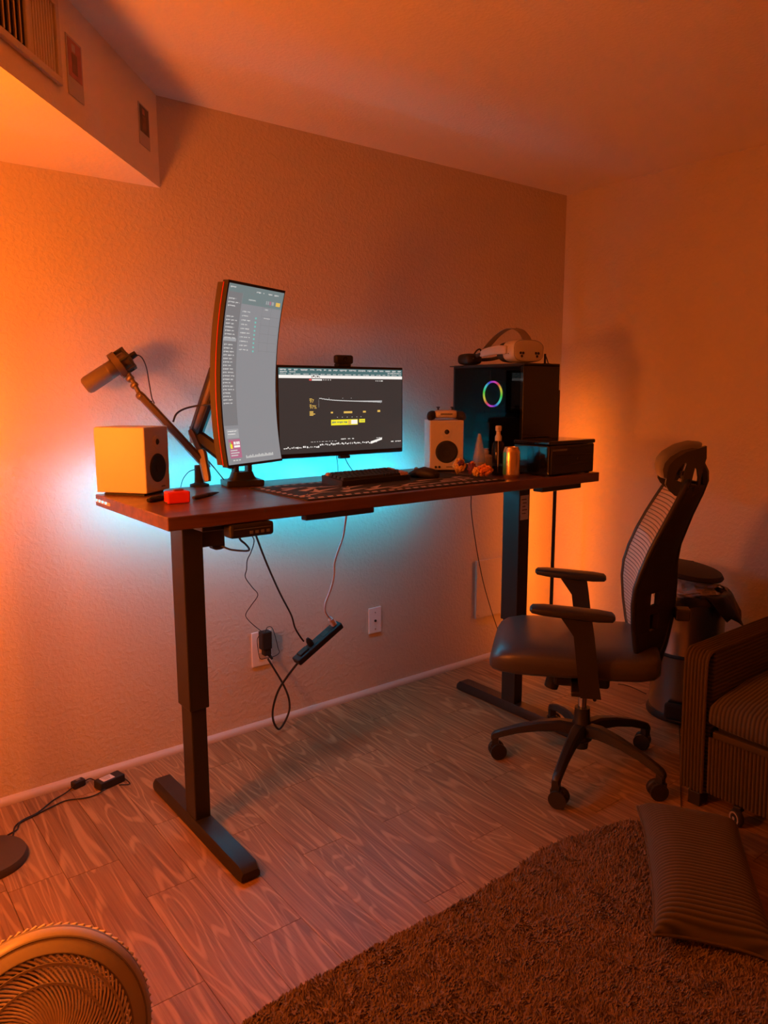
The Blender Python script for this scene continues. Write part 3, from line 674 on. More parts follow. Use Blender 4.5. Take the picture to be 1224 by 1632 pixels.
cquads('calendar_line', [(.63, .10+k*.05, .97, .1015+k*.05, 2) for k in range(6)]+[(u, .10, u+.004, .36, 2) for u in (.63, .80, .97)], 'screen_line')
cquads('button', [(.87, .062, .955, .084, 3)], 'screen_amber'); cquads('avatar', [(.68, .062, .70, .082, 3), (.715, .062, .735, .082, 3), (.79, .062, .83, .082, 3)], 'screen_mid'); cquads('avatar', [(.75, .062, .775, .082, 3)], 'screen_pink')
cquads('note_card', [(.03, .80, .24, .852, 2)], 'screen_mid'); cquads('note_text', textlines(q, .05, .81, .15, .006, 3)+textlines(q, .05, .826, .13, .006, 3), 'screen_white')
cquads('thumbnail', [(.045, .858, .25, .965, 2)], 'screen_pink')
for mt, rc in (('screen_green', [(.055, .875, .085, .905, 3)]), ('screen_yellow', [(.07, .885, .10, .91, 4)]), ('screen_red', [(.088, .868, .115, .905, 3)]), ('screen_white', [(.13, .872, .165, .888, 3), (.175, .872, .205, .888, 3), (.21, .872, .235, .888, 3), (.13, .893, .235, .905, 3)]), ('screen_text', [(.06, .918+.014*k, .06+.12+.03*(k % 2), .924+.014*k, 3) for k in range(3)])): cquads('thumbnail_detail', rc, mt)
cquads('taskbar_icons', [(.32+.024*k, .952+.012*q.random(), .336+.024*k, .972, 3) for k in range(22)]+[(.08+.05*k, .974, .115+.05*k, .98, 3) for k in range(3)], 'screen_text')

# ------------------------------------------------------------------ monitor arm
ma = thing('monitor_stand', 'black dual monitor arm clamped to the back of the desk', 'monitor stand', (-2.10, -.285, ZD)); mb = Vector(ma.location); L_ = lambda p: Vector(p)-mb
box('clamp_base', (0, 0, .011), (.135, .105, .022), 'black_metal', ma, .004, rot=(0, 0, math.radians(-12)))
po = loft('post', [[(a, b, z) for a, b in sell(16, hx, hy, 5)] for z, hx, hy in ((.022, .05, .03), (.032, .042, .026), (.05, .036, .022))], 'black_metal', ma)
box('post_side', (-.026, 0, .085), (.018, .03, .08), 'black_metal', ma, .004); box('post_side', (.026, 0, .085), (.018, .03, .08), 'black_metal', ma, .004); box('post_top', (0, 0, .13), (.075, .036, .022), 'black_metal', ma, .005)
j0, j1, j2 = L_(atd(372, 738, 2.69)), L_(atd(312, 692, 2.72)), L_(atd(347, 590, 2.60))
def flatbar(name, a, b, w0, w1, th, mat, parent):
    a, b = Vector(a), Vector(b); d = (b-a).normalized(); side = CFW.cross(d).normalized(); nrm = d.cross(side)
    return loft(name, [[p+side*(x*w)+nrm*(y*th) for x, y in ((-1, -.6), (-.6, -1), (.6, -1), (1, -.6), (1, .6), (.6, 1), (-.6, 1), (-1, .6))] for p, w in ((a-d*.012, w0*.7), (a, w0), (b, w1), (b+d*.012, w1*.7))], mat, parent, deg=30)
la = flatbar('lower_arm', j0, j1, .026, .022, .022, 'black_metal', ma); ua = flatbar('upper_arm', j1, j2, .023, .027, .022, 'black_metal', ma)
flatbar('cable_cover', j1.lerp(j2, .12)-CFW*.024, j1.lerp(j2, .85)-CFW*.024, .008, .010, .004, 'bronze_metal', ua)
cyl_between('elbow', j1-Vector((0, 0, .03)), j1+Vector((0, 0, .028)), .022, 'bronze_metal', ma)
mc = L_(cc-nn*.088); cyl_between('pivot', j2, j2.lerp(mc, .6), .016, 'black_metal', ma)
hdp = box('mount_plate', L_(cc-nn*.085), (.10, .012, .10), 'black_metal', ma, .003); hdp.rotation_euler = cm.rotation_euler
# second arm to the flat monitor
k0, k1, k2 = Vector((.02, .02, .11)), L_((-1.86, -.075, 1.25)), L_((-1.60, -.10, 1.33))
flatbar('lower_arm', k0, k1, .02, .02, .018, 'black_metal', ma); flatbar('upper_arm', k1, k2, .02, .02, .018, 'black_metal', ma); box('mount_plate', L_((-1.60, -.137, 1.33)), (.10, .012, .10), 'black_metal', ma, .003)
cyl_between('pivot', k2, L_((-1.60, -.14, 1.33)), .014, 'black_metal', ma)

# ------------------------------------------------------------------ boom arm and microphone
bo = thing('boom_arm', 'black jointed boom arm holding the microphone', 'boom arm', tuple(onz(318, 775, ZD))); bb = Vector(bo.location); L_ = lambda p: Vector(p)-bb
lathe('clamp_base', [(0, 0), (.034, 0), (.034, .008), (.022, .011), (.017, .014), (.015, .075), (0, .075)], 'matte_black', bo, seg=24)
e0 = L_(atd(328, 742, 2.68)); e1 = L_(atd(226, 632, 2.56))
flatbar('clamp_head', L_(atd(330, 762, 2.67)), L_(atd(322, 722, 2.67)), .014, .016, .014, 'bronze_metal', bo)
flatbar('tube_arm', e0, e1, .014, .0125, .0125, 'bronze_metal', bo)
flatbar('tube_arm', e0+Vector((.01, .02, .005)), L_(atd(306, 690, 2.70)), .012, .012, .012, 'bronze_metal', bo)
for px, py_, rr in ((224, 631, .015), (214, 614, .011), (207, 603, .012)):
    p = L_(atd(px, py_, 2.56)); lathe('joint', [(0, -.012), (rr*.8, -.011), (rr, -.006), (rr, .006), (rr*.8, .011), (0, .012)], 'bronze_metal', bo, p, 16, (.7, .5, .2))
cyl_between('neck', L_(atd(224, 631, 2.56)), L_(atd(203, 592, 2.56)), .008, 'bronze_metal', bo, 12)
lathe('cable_clip', [(.004, -.003), (.006, 0), (.004, .003)], 'matte_black', bo, L_(atd(240, 640, 2.55)), 10)
mm0, mm1 = atd(208, 569, 2.57), atd(135, 617, 2.53); md_ = (mm1-mm0); ml = md_.length; mq = md_.to_track_quat('Z', 'Y').to_euler()
mi = thing('microphone', 'bronze grey condenser microphone in a round shock mount on the boom arm', 'microphone', tuple(mm0)); mi.rotation_euler = mq
lathe('body', [(0, 0), (.018, 0), (.026, .006), (.029, .012), (.029, ml*.45), (.0295, ml*.46), (.0295, ml*.49), (.029, ml*.50)], 'bronze_metal', mi, seg=32)
lathe('grille', [(.0285, ml*.50), (.0295, ml*.52), (.030, ml*.92), (.027, ml*.975), (.020, ml), (0, ml+.001)], 'mic_grille', mi, seg=32)
lathe('shock_mount_ring', [(.041, .040), (.047, .040), (.047, .062), (.041, .062), (.041, .040)], 'bronze_metal', mi, seg=32)
for k in range(6):
    a = k*math.pi/3+.2; box('mount_post', (.040*math.cos(a), .040*math.sin(a), .026), (.009, .009, .046), 'matte_black', mi, .002, rot=(0, 0, a))
lathe('shock_mount_ring', [(.024, .004), (.042, .004), (.042, .013), (.024, .013), (.024, .004)], 'matte_black', mi, seg=24)
ax = lathe('connector', [(.010, -.022), (.011, -.004), (.011, .002)], 'matte_black', mi, seg=16)

# ------------------------------------------------------------------ desk mat, keyboard, mouse
mt = thing('desk_mat', 'black desk mat with pale printed dashes and streaks', 'desk mat', (-1.695, -.585, ZD)); MTW, MTD = .875, .385
mb_ = box('cloth', (0, 0, .0018), (MTW, MTD, .0036), 'mat_black', mt, .001)
pr_ = []
def para(cx, cy, w_, h_, sk): pr_.append([(cx-w_/2-sk, cy-h_/2), (cx+w_/2-sk, cy-h_/2), (cx+w_/2+sk, cy+h_/2), (cx-w_/2+sk, cy+h_/2)])
for k in range(24): para(-MTW/2+.03+k*.0355, -MTD/2+.026, .022, .021, .004)
for k in range(24): para(-MTW/2+.03+k*.0355, MTD/2-.022, .020, .014, -.004)
for k in range(8): para(-MTW/2+.022, -MTD/2+.07+k*.036, .016, .020, .003)
rr = random.Random(21)
def streak(x, y, ang, ln, wd): 
    c, s_ = math.cos(ang), math.sin(ang); pr_.append([(x-s_*wd, y+c*wd), (x-s_*wd*-1, y-c*wd), (x+c*ln, y+s_*ln)])
for (x, y, a, ln, wd) in ((-.33, -.05, .35, .16, .014), (-.33, -.05, -.5, .09, .010), (-.30, -.03, 1.1, .06, .012), (-.24, -.10, .25, .13, .016), (-.20, -.06, .9, .10, .014), (-.15, -.11, .15, .16, .015), (-.10, -.08, .6, .09, .013), (.0, -.12, .1, .15, .010), (.02, -.10, .6, .09, .012), (.12, -.12, .2, .12, .008), (.20, -.10, .05, .18, .009), (.22, -.07, .0, .17, .008), (.26, -.04, .02, .13, .007), (.30, -.12, 1.2, .09, .010), (.36, -.10, 2.2, .09, .009), (.33, -.02, .3, .08, .010), (-.38, .05, .4, .12, .012), (-.36, .1, -.3, .10, .011), (-.41, -.11, .3, .11, .013), (-.40, -.13, 1.0, .07, .012), (-.34, .0, .5, .15, .016), (-.28, .06, -.2, .14, .013), (-.19, -.03, .3, .12, .012), (-.06, -.13, .2, .12, .013), (.07, -.07, .15, .14, .010), (.15, -.02, .1, .15, .009), (.38, -.06, 1.9, .08, .009)):
    streak(x, y, a, ln, wd)
vs, fs = [], []
for p in pr_: fs.append(tuple(range(len(vs), len(vs)+len(p)))); vs += [(a, b, .0041) for a, b in p]
po_ = mesh('print', vs, fs, 'mat_print', mt); po_['kind'] = 'stuff'
kb = thing('keyboard', 'compact black mechanical keyboard with a few pink keys on the desk mat', 'keyboard', (-1.700, -.500, ZD+.004), math.radians(3)); KW, KD = .325, .118
loft('case', [[(x, -KD/2, 0), (x, KD/2, 0), (x, KD/2+.002, .030), (x, -KD/2-.002, .018)] for x in (-KW/2, KW/2)], 'key_black', kb, deg=20)
kcache = {}
def key(x, y, w_, mat):
    k_ = (round(w_, 4), mat)
    if k_ not in kcache:
        bm = bmesh.new(); a, b = w_/2-.0009, .0085; vs_ = [bm.verts.new(p) for p in ((-a, -b, 0), (a, -b, 0), (a, b, 0), (-a, b, 0), (-a+.0025, -b+.003, .009), (a-.0025, -b+.003, .009), (a-.0025, b-.001, .0095), (-a+.0025, b-.001, .0095))]
        for f in ((0, 1, 2, 3), (4, 5, 6, 7), (0, 1, 5, 4), (1, 2, 6, 5), (2, 3, 7, 6), (3, 0, 4, 7)): bm.faces.new([vs_[i] for i in f])
        kcache[k_] = tomesh(bm); kcache[k_].materials.append(MATS[mat])
    o = bpy.data.objects.new('keycap', kcache[k_]); COL.objects.link(o); o.parent = kb; o.location = (x, y, .0185+(y+KD/2)/KD*.0115); o.rotation_euler = (math.radians(5.5), 0, 0)
U = .0195; rows_k = [[1]*13+[2, 1], [1.5]+[1]*12+[1.5, 1], [1.75]+[1]*11+[2.25, 1], [2.25]+[1]*10+[1.75, 1, 1], [1.25, 1.25, 1.25, 6.25, 1, 1, 1, 1, 1, 1]]
for r_i, row in enumerate(rows_k):
    x = -KW/2+.010; y = KD/2-.013-r_i*.0225
    for i, wd in enumerate(row):
        pink = (r_i == 0 and i == 0) or (r_i in (0, 1, 3) and i == len(row)-1) or (r_i == 4 and i >= len(row)-2); key(x+wd*U/2, y, wd*U, 'key_pink' if pink else 'key_black'); x += wd*U
mu = thing('mouse', 'black computer mouse beside the keyboard', 'mouse', (-1.455, -.535, ZD+.004), math.radians(20))
loft('shell', [[(a, y, z+b) for a, b in sell(20, hx, hz, 2.5)] for y, hx, hz, z in ((-.062, .016, .008, .010), (-.056, .026, .013, .0135), (-.035, .032, .018, .018), (0, .031, .021, .021), (.03, .030, .017, .017), (.052, .027, .011, .011), (.060, .018, .006, .007))], 'matte_black', mu)
lathe('scroll_wheel', [(0, -.004), (.008, -.004), (.008, .004), (0, .004)], 'grey_plastic', mu, (0, .032, .031), 16, (0, math.pi/2, 0))

# ------------------------------------------------------------------ small things at the left end of the desk
rb = thing('red_box', 'small red plastic box beside a black pen on the desk', 'box', tuple(onz(286, 803, ZD)), math.radians(-6))
box('case', (.0, .02, .019), (.070, .042, .037), 'red_plastic', rb, .005); box('button', (.004, .02, .0395), (.028, .016, .006), 'wrap_purple', rb, .002); box('tape_tab', (-.037, .012, .006), (.006, .018, .004), 'chrome', rb, .001)
pa, pb = onz(236, 802, ZD), onz(264, 796, ZD)
pn = thing('pen', 'short thick black pen left of the red box', 'pen', tuple(pa+Vector((0, 0, .0085)))); v_ = pb-pa
lathe('barrel', [(0, 0), (.006, .001), (.0082, .006), (.0082, v_.length*.8), (.007, v_.length+.01), (0, v_.length+.011)], 'gloss_black', pn, M=v_.to_track_quat('Z', 'Y').to_matrix().to_4x4(), seg=16); cyl_between('clip', v_*.15+Vector((0, 0, .0085)), v_*.6+Vector((0, 0, .0085)), .0015, 'bronze_metal', pn, 8)
pa, pb = onz(308, 797, ZD), onz(349, 787.5, ZD); v_ = pb-pa
pn = thing('pen', 'slender dark pen right of the red box', 'pen', tuple(pa+Vector((0, 0, .0065)))); M_ = v_.to_track_quat('Z', 'Y').to_matrix().to_4x4()
lathe('barrel', [(0, 0), (.005, .002), (.0062, .02), (.0062, v_.length*.7), (.0045, v_.length*.85), (.0012, v_.length), (0, v_.length)], 'base_brown', pn, M=M_, seg=16); lathe('grip', [(.0064, v_.length*.5), (.0066, v_.length*.54), (.0064, v_.length*.6)], 'matte_black', pn, M=M_, seg=16)

# ------------------------------------------------------------------ computer tower
PX0, PX1, PY0, PY1, PH = -.960, -.732, -.590, -.168, .449
pc = thing('computer_tower', 'black computer tower with glass side and a rainbow fan ring', 'computer', ((PX0+PX1)/2, (PY0+PY1)/2, ZD)); hx, hy = (PX1-PX0)/2, (PY1-PY0)/2
for a in (-1, 1):
    for b in (-1, 1): lathe('foot', [(.016, 0), (.014, .012), (0, .012)], 'matte_black', pc, (a*(hx-.03), b*(hy-.04), 0), 14)
box('bottom_panel', (0, 0, .019), (hx*2, hy*2, .014), 'matte_black', pc, .002); box('top_panel', (0, 0, PH-.007), (hx*2, hy*2, .014), 'matte_black', pc, .002)
box('front_panel', (0, -hy+.009, PH/2+.006), (hx*2, .018, PH-.024), 'gloss_black', pc, .002); box('rear_panel', (0, hy-.004, PH/2+.006), (hx*2, .008, PH-.028), 'matte_black', pc)
box('side_panel', (hx-.003, 0, PH/2+.006), (.006, hy*2-.03, PH-.028), 'matte_black', pc); box('shroud', (.0, .01, .075), (hx*2-.014, hy*2-.06, .09), 'matte_black', pc)
box('motherboard', (hx-.02, .04, .27), (.006, .26, .27), 'dark_void', pc); box('graphics_card', (hx-.075, .04, .215), (.10, .26, .045), 'matte_black', pc, .004)
box('glass_panel', (-hx+.002, 0, PH/2+.006), (.004, hy*2-.02, PH-.028), 'tinted_glass', pc)
rc = onx(785, 628, -.93)-Vector(pc.location)
lathe('fan_ring', [(.0495, -.003), (.0565, -.003), (.0565, .003), (.0495, .003), (.0495, -.003)], 'rgb_ring', pc, rc, 64, M=Matrix.Rotation(math.pi/2, 4, 'Y'))
fh = lathe('cooler_fan', [(0, 0), (.060, 0), (.060, .02), (0, .02)], 'dark_void', pc, (rc.x+.006, rc.y, rc.z), 40, M=Matrix.Rotation(math.pi/2, 4, 'Y')); box('cooler', (rc.x+.06, rc.y, rc.z), (.06, .10, .11), 'matte_black', pc, .004)
box('dust_filter', (-hx-.006, hy-.03, PH-.004), (.03, .07, .004), 'matte_black', pc, .001); lathe('power_button', [(.006, 0), (.006, .002), (0, .002)], 'grey_plastic', pc, (.06, -hy+.03, PH), 14)
box('side_latch', (hx+.002, -hy+.05, .28), (.010, .02, .10), 'matte_black', pc, .003)
# ------------------------------------------------------------------ printer-like black box
X0, X1, Y0, Y1, PHh = -1.036, -.752, -.800, -.615, .139
bxp = thing('printer', 'glossy black box-shaped printer at the right end of the desk', 'printer', ((X0+X1)/2, (Y0+Y1)/2, ZD)); hx, hy = (X1-X0)/2, (Y1-Y0)/2
box('body', (0, 0, .063), (hx*2, hy*2, .118), 'gloss_black', bxp, .006); box('lid', (0, -.001, .131), (hx*2+.006, hy*2+.004, .016), 'gloss_black', bxp, .005)
box('front_panel', (0, -hy-.001, .058), (hx*2-.02, .006, .10), 'matte_black', bxp, .003)
for z in (.045, .082): box('tray_line', (.01, -hy-.0045, z), (hx*2-.05, .002, .0025), 'gloss_black', bxp)
box('name_strip', (-.082, -hy-.0046, .103), (.085, .0015, .008), 'grey_plastic', bxp)
box('handle', (.05, -hy-.006, .064), (.05, .006, .010), 'matte_black', bxp, .002)
for a in (-1, 1):
    for b in (-1, 1): lathe('foot', [(.010, 0), (.009, .005), (0, .005)], 'matte_black', bxp, (a*(hx-.02), b*(hy-.02), 0), 12)

# ------------------------------------------------------------------ headset and bits on the tower
ZP = ZD+PH
vr = thing('vr_headset', 'white VR headset with fabric top strap resting on the computer tower', 'headset', (-.866, -.478, ZP+.001), math.radians(-6))    # local -y = front
VZ = .052
loft('visor', [[(a, y, VZ+b) for a, b in sell(40, hx_, hz, 3.2)] for y, hx_, hz in ((-.062, .070, .034), (-.060, .080, .042), (-.052, .086, .047), (-.010, .088, .049), (.010, .084, .046))], 'white_plastic', vr, deg=35)
tube('visor_edge', [(a*.955, -.0585, VZ+b*.955) for a, b in sell(28, .086, .047, 3.2)]+[(.082, -.0585, VZ)], .0008, 'grey_plastic', vr, 2, 6)
for cx in (-.042, .044):
    for k in range(3):
        a = math.pi/2*(.0)+k*2.09+.5; lathe('camera_lens', [(0, 0), (.0058, 0), (.0055, .0016), (0, .002)], 'gloss_black', vr, (cx+.0085*math.cos(a), -.0625, VZ-.014+.0085*math.sin(a)), 16, (math.pi/2, 0, 0))
loft('face_cushion', [[(a, y, VZ-.002+b) for a, b in sell(30, hx_, hz, 2.6)] for y, hx_, hz in ((.008, .078, .043), (.035, .074, .042), (.055, .078, .044), (.062, .074, .040))], 'face_foam', vr)
for sg in (-1, 1):
    loft('side_arm', [[(sg*(xo+a), y, VZ+zz+b) for a, b in sell(14, .006, hz, 3.5)] for y, xo, hz, zz in ((-.022, .090, .014, .004), (-.015, .0915, .018, .004), (.02, .091, .019, .006), (.10, .086, .017, .004), (.15, .080, .016, -.002), (.168, .076, .010, -.006))], 'white_plastic', vr)
    tube('side_strap', [(sg*.078, .16, VZ-.004), (sg*.07, .20, VZ-.012), (sg*.045, .235, VZ-.022), (0, .25, VZ-.026)], .008, 'face_foam', vr, 6, 8)
    loft('strap_buckle', [[(sg*(.074+a), .155+b*.012, VZ-.004+c) for a, c in sell(10, .005, .013, 3)] for b in (-1, 1)], 'matte_black', vr)
def ribbon(name, pts, wd, th, mat, parent):
    P = smooth_path(pts, 6); out = []
    for i, p in enumerate(P):
        t_ = (P[min(i+1, len(P)-1)]-P[max(i-1, 0)]).normalized(); sd_ = Vector((1, .0, 0)); sd_ = (sd_-t_*sd_.dot(t_)).normalized(); n_ = t_.cross(sd_)
        out.append([p+sd_*(a*wd/2)+n_*(b*th/2) for a, b in ((-1, -1), (1, -1), (1, 1), (-1, 1))])
    return loft(name, out, mat, parent, deg=40)
ribbon('top_strap', [(.03, -.004, VZ+.044), (.03, .02, VZ+.075), (.022, .055, VZ+.098), (.008, .09, VZ+.100), (-.012, .125, VZ+.078), (-.040, .150, VZ+.040), (-.060, .168, VZ+.006)], .030, .003, 'knit', vr)
ribbon('top_strap', [(.060, .0, VZ+.042), (.066, .022, VZ+.066), (.052, .040, VZ+.090), (.025, .055, VZ+.100)], .022, .003, 'knit', vr)
lathe('side_screw', [(.002, 0), (.002, .001), (0, .001)], 'matte_black', vr, (-.088, -.03, VZ-.012), 10, (0, -math.pi/2, 0))
bk = thing('headset_controller', 'small rounded black controller behind the headset on the tower', 'controller', (-.918, -.226, ZP))
loft('body', [[(x, a, .027+b) for a, b in sell(18, hy_, hz, 2.8)] for x, hy_, hz in ((-.044, .026, .016), (-.036, .038, .023), (-.015, .046, .026), (.02, .046, .026), (.04, .038, .022), (.048, .024, .015))], 'matte_black', bk)
tube('loop', [(.0, -.03, .05), (.012, -.035, .066), (.03, -.035, .072), (.042, -.03, .060), (.04, -.025, .046)], .0035, 'matte_black', bk); box('button', (-.02, -.046, .03), (.006, .002, .006), 'grey_plastic', bk, .001)
sb = thing('usb_dongle', 'tiny black antenna stand at the right edge of the tower top', 'antenna', (-.752, -.53, ZP)); box('post', (-.008, 0, .022), (.006, .008, .044), 'matte_black', sb, .001)
tube('brace', [(-.008, 0, .043), (.008, 0, .016), (.016, 0, .002)], .0022, 'cable', sb); box('base', (.0, 0, .002), (.03, .02, .004), 'matte_black', sb, .001)

# ------------------------------------------------------------------ can, bottles, wrappers
c = thing('drink_can', 'gold and green drink can on the desk in front of the printer', 'can', (-1.165, -.722, ZD))
lathe('can_body', [(0, .004), (.024, .004), (.026, 0), (.0325, .010), (.0328, .014), (.0328, .100), (.031, .108), (.027, .116), (.0275, .119), (.026, .120), (.0255, .117), (0, .116)], 'can_gold', c, seg=36)
prism('label_band', [(.0330*math.cos(a), .0330*math.sin(a)) for a in [math.radians(125+i*6) for i in range(11)]]+[(.0322*math.cos(a), .0322*math.sin(a)) for a in [math.radians(125+(10-i)*6) for i in range(11)]], .014, .100, 2, 'can_green', c); lathe('tab', [(.009, 0), (.009, .0015), (0, .0015)], 'chrome', c, (0, .006, .116), 16)
c = thing('spray_bottle', 'slim clear spray bottle with a white pump beside the can', 'bottle', (-1.142, -.628, ZD))
lathe('bottle', [(0, 0), (.024, 0), (.025, .004), (.025, .118), (.021, .130), (.012, .138), (.011, .142)], 'clear_plastic', c, seg=32); lathe('liquid', [(0, .003), (.022, .003), (.0225, .035), (0, .035)], 'amber_liquid', c, seg=24)
lathe('pump', [(.0135, .138), (.0135, .155), (.011, .160), (.0085, .164), (.0085, .176), (.012, .178), (.0125, .194), (.010, .198), (0, .199)], 'white_plastic', c, seg=24); box('nozzle', (-.010, -.006, .187), (.010, .008, .007), 'white_plastic', c, .002, rot=(0, 0, .5)); lathe('dip_tube', [(.0015, .01), (.0015, .138)], 'white_plastic', c, seg=8)
c = thing('cone_tube', 'tapering translucent cone bottle standing behind the snack wrappers', 'bottle', (-1.135, -.515, ZD))
lathe('bottle', [(0, 0), (.027, 0), (.028, .006), (.027, .05), (.016, .115), (.007, .158), (.005, .162), (0, .162)], 'frosted', c, seg=28); lathe('paper_band', [(.0275, .012), (.0282, .014), (.0275, .044), (.027, .046)], 'paper_label', c, seg=28)
c = thing('pump_jar', 'small pale jar half hidden behind the cone bottle', 'jar', (-1.065, -.485, ZD)); lathe('jar', [(0, 0), (.026, 0), (.027, .01), (.027, .062), (.02, .070), (0, .070)], 'tissue', c, seg=24); lathe('cap', [(.012, .07), (.013, .084), (.009, .09), (.012, .096), (0, .098)], 'white_plastic', c, seg=20)
def crumple(name, sx, sy, sz, seed, mat, parent, loc, rot=(0, 0, 0)):
    bm = bmesh.new(); bmesh.ops.create_icosphere(bm, subdivisions=4, radius=1)
    for v in bm.verts:
        n_ = mnoise.noise(v.co*2.3+Vector((seed, 0, 0)))*.45+abs(mnoise.noise(v.co*5+Vector((0, seed, 0))))*.35; x = v.co.x
        pin = 1-.55*max(0, abs(x)-.55)/.45; flare = 1+.5*max(0, abs(x)-.85)/.15
        v.co = Vector((x*sx*(1+.1*n_), v.co.y*sy*(.8+n_)*pin*flare, v.co.z*sz*(.8+n_)*pin*flare))
    zmin = min(v.co.z for v in bm.verts)
    for v in bm.verts: v.co.z -= zmin
    o = link(name, tomesh(bm), mat, parent, loc); o.rotation_euler = rot; return o
wr = thing('snack_wrapper', 'crumpled yellow snack wrapper leaning on the right speaker', 'wrapper', (-1.275, -.545, ZD+.004), math.radians(-60)); crumple('foil', .028, .022, .030, 3.1, 'wrap_yellow', wr, (0, 0, 0)); crumple('torn_end', .016, .016, .012, 6.1, 'wrap_purple', wr, (.010, -.012, .036))
wr = thing('snack_wrapper', 'crumpled orange snack wrapper lying in front of the cone bottle', 'wrapper', (-1.248, -.655, ZD+.004), math.radians(-30)); crumple('foil', .040, .026, .022, 8.4, 'wrap_orange', wr, (0, 0, 0)); crumple('torn_end', .016, .02, .018, 9.2, 'wrap_yellow', wr, (-.032, -.004, .0))
wr = thing('snack_wrapper', 'dark purple snack wrapper between the yellow and orange ones', 'wrapper', (-1.248, -.590, ZD+.004), math.radians(40)); crumple('foil', .022, .018, .026, 12.7, 'wrap_purple', wr, (0, 0, 0)); crumple('torn_end', .012, .010, .010, 4.4, 'wrap_orange', wr, (.004, 0, .036))

# ------------------------------------------------------------------ cables under and around the desk
def cable(name, label, pts, r, mat='cable', n=8, cat='cable'):
    P = [ony(x, y, Y) for x, y, Y in pts]; o = tube(name, P, r, mat, None, n, 8); return tag(rebase(o), label, cat)
cable('motor_cable', 'black cable running from the desk motor to the control panel', [(341, 872, -.56), (352, 870, -.57), (368, 876, -.60), (392, 878, -.66), (397, 875, -.69), (391, 867, -.72), (383, 860, -.75), (381, 851, -.78)], .0032)
cable('thin_cable', 'thin black cable zigzagging from the desk control panel to the outlet', [(399, 850, -.78), (405, 862, -.74), (400, 880, -.68), (394, 893, -.62), (393, 908, -.56), (391, 920, -.50), (402, 936, -.42), (411, 948, -.35), (401, 964, -.26), (392, 978, -.19), (394, 986, -.15), (405, 997, -.09), (418, 1007, -.045)], .0016, n=4)
cable('power_cable', 'black cable hanging from the control panel to the power strip', [(407, 851, -.76), (416, 875, -.68), (428, 905, -.60), (446, 945, -.48), (464, 980, -.38), (470, 1000, -.33), (478, 1014, -.31), (484, 1022, -.305)], .0034)
cable('white_cable', 'white cable hanging from the desk to the power strip', [(553, 812, -.42), (550, 835, -.40), (546, 858, -.38), (538, 880, -.36), (533, 898, -.35), (532, 920, -.335), (526, 942, -.325), (519, 960, -.31), (518, 974, -.305), (524, 984, -.30)], .0042, 'white_cable')
cable('looped_cable', 'thick black cable looping from the power strip down to the outlet', [(474, 1057, -.30), (458, 1078, -.27), (443, 1102, -.22), (435, 1130, -.17), (436, 1150, -.13), (444, 1162, -.11), (453, 1152, -.105), (461, 1132, -.10), (460, 1112, -.09), (451, 1090, -.075), (438, 1068, -.06), (427, 1050, -.045)], .0045)
cable('hanging_cable', 'thin black cable falling behind the desk next to the right leg', [(751, 790, -.42), (751, 812, -.40), (755, 845, -.35), (762, 888, -.29), (772, 935, -.22), (786, 982, -.13), (800, 1022, -.05), (806, 1038, -.03)], .0021)
sa, sb2 = ony(472, 1055, -.30), ony(541, 994, -.30); ps = thing('power_strip', 'black power strip dangling at an angle under the desk', 'power strip', tuple((sa+sb2)/2)); ps.rotation_euler = (0, -math.atan2(sb2.z-sa.z, sb2.x-sa.x), 0); pl = (sb2-sa).length
box('housing', (0, 0, 0), (pl, .05, .026), 'matte_black', ps, .005); sw_ = box('switch', (-pl/2+.045, 0, .016), (.045, .03, .010), 'matte_black', ps, .003)
for k in range(3): box('socket', (-.01+k*.05, 0, .0135), (.03, .03, .002), 'black_plastic', ps, .004)
pg = loft('plug', [[(-pl/2+.095+z*.1, a, .014+z) for a in (0,)] for z in (0,)] if False else [[(-.03+a, b, .014+z) for a, b in sell(12, w_, w_, 4)] for z, w_ in ((0, .011), (.02, .011), (.034, .005))], 'matte_black', ps)
loft('white_plug', [[(.095+a, b, .014+z) for a, b in sell(12, w_, w_, 4)] for z, w_ in ((0, .012), (.018, .011), (.026, .009), (.030, .011), (.034, .008), (.042, .005))], 'white_cable', ps)
pw = thing('power_adapter', 'black power adapter plugged into the white wall outlet', 'adapter', tuple(ony(421, 1034, -.012))); box('brick', (0, -.012, .042), (.046, .038, .078), 'matte_black', pw, .005); box('plug', (.004, -.012, -.010), (.034, .032, .030), 'matte_black', pw, .006); cyl_between('strain_relief', (.010, -.014, -.018), (.026, -.02, -.045), .008, 'matte_black', pw, 12, .005)
P = [ony(x, y, -.05) for x, y in ((423, 1008), (426, 1000), (433, 1000), (438, 1012), (443, 1032), (445, 1040), (437, 1046), (424, 1049), (415, 1050), (412, 1040), (410, 1020), (414, 1012))]
tag(rebase(tube('adapter_cord', P, .0016, 'cable', None, 6)), 'thin black cord looped round the adapter at the outlet', 'cable')
for nm, lab, pts, r in (('monitor_cable', 'left of two thin cables hanging below the flat monitor', [(536, 724, -.16), (538, 740, -.15), (539, 756, -.15)], .0014), ('monitor_cable', 'right of two thin cables hanging below the flat monitor', [(548, 726, -.16), (555, 740, -.14), (564, 753, -.14)], .0018)): cable(nm, lab, pts, r)
def dcable(name, label, pts, r): tag(rebase(tube(name, [atd(x, y, d) for x, y, d in pts], r, 'cable', None, 8)), label, 'cable')
dcable('microphone_cable', 'thin black cable curling from the microphone down to the boom arm', [(211, 571, 2.60), (218, 566, 2.60), (226, 570, 2.59), (233, 585, 2.58), (238, 612, 2.57), (242, 634, 2.56), (246, 643, 2.55)], .0020)
dcable('arm_cable', 'black cable arching from the boom arm to the monitor arm', [(276, 672, 2.60), (281, 660, 2.62), (293, 652, 2.64), (312, 647, 2.65), (332, 645, 2.63), (345, 643, 2.60)], .0034)
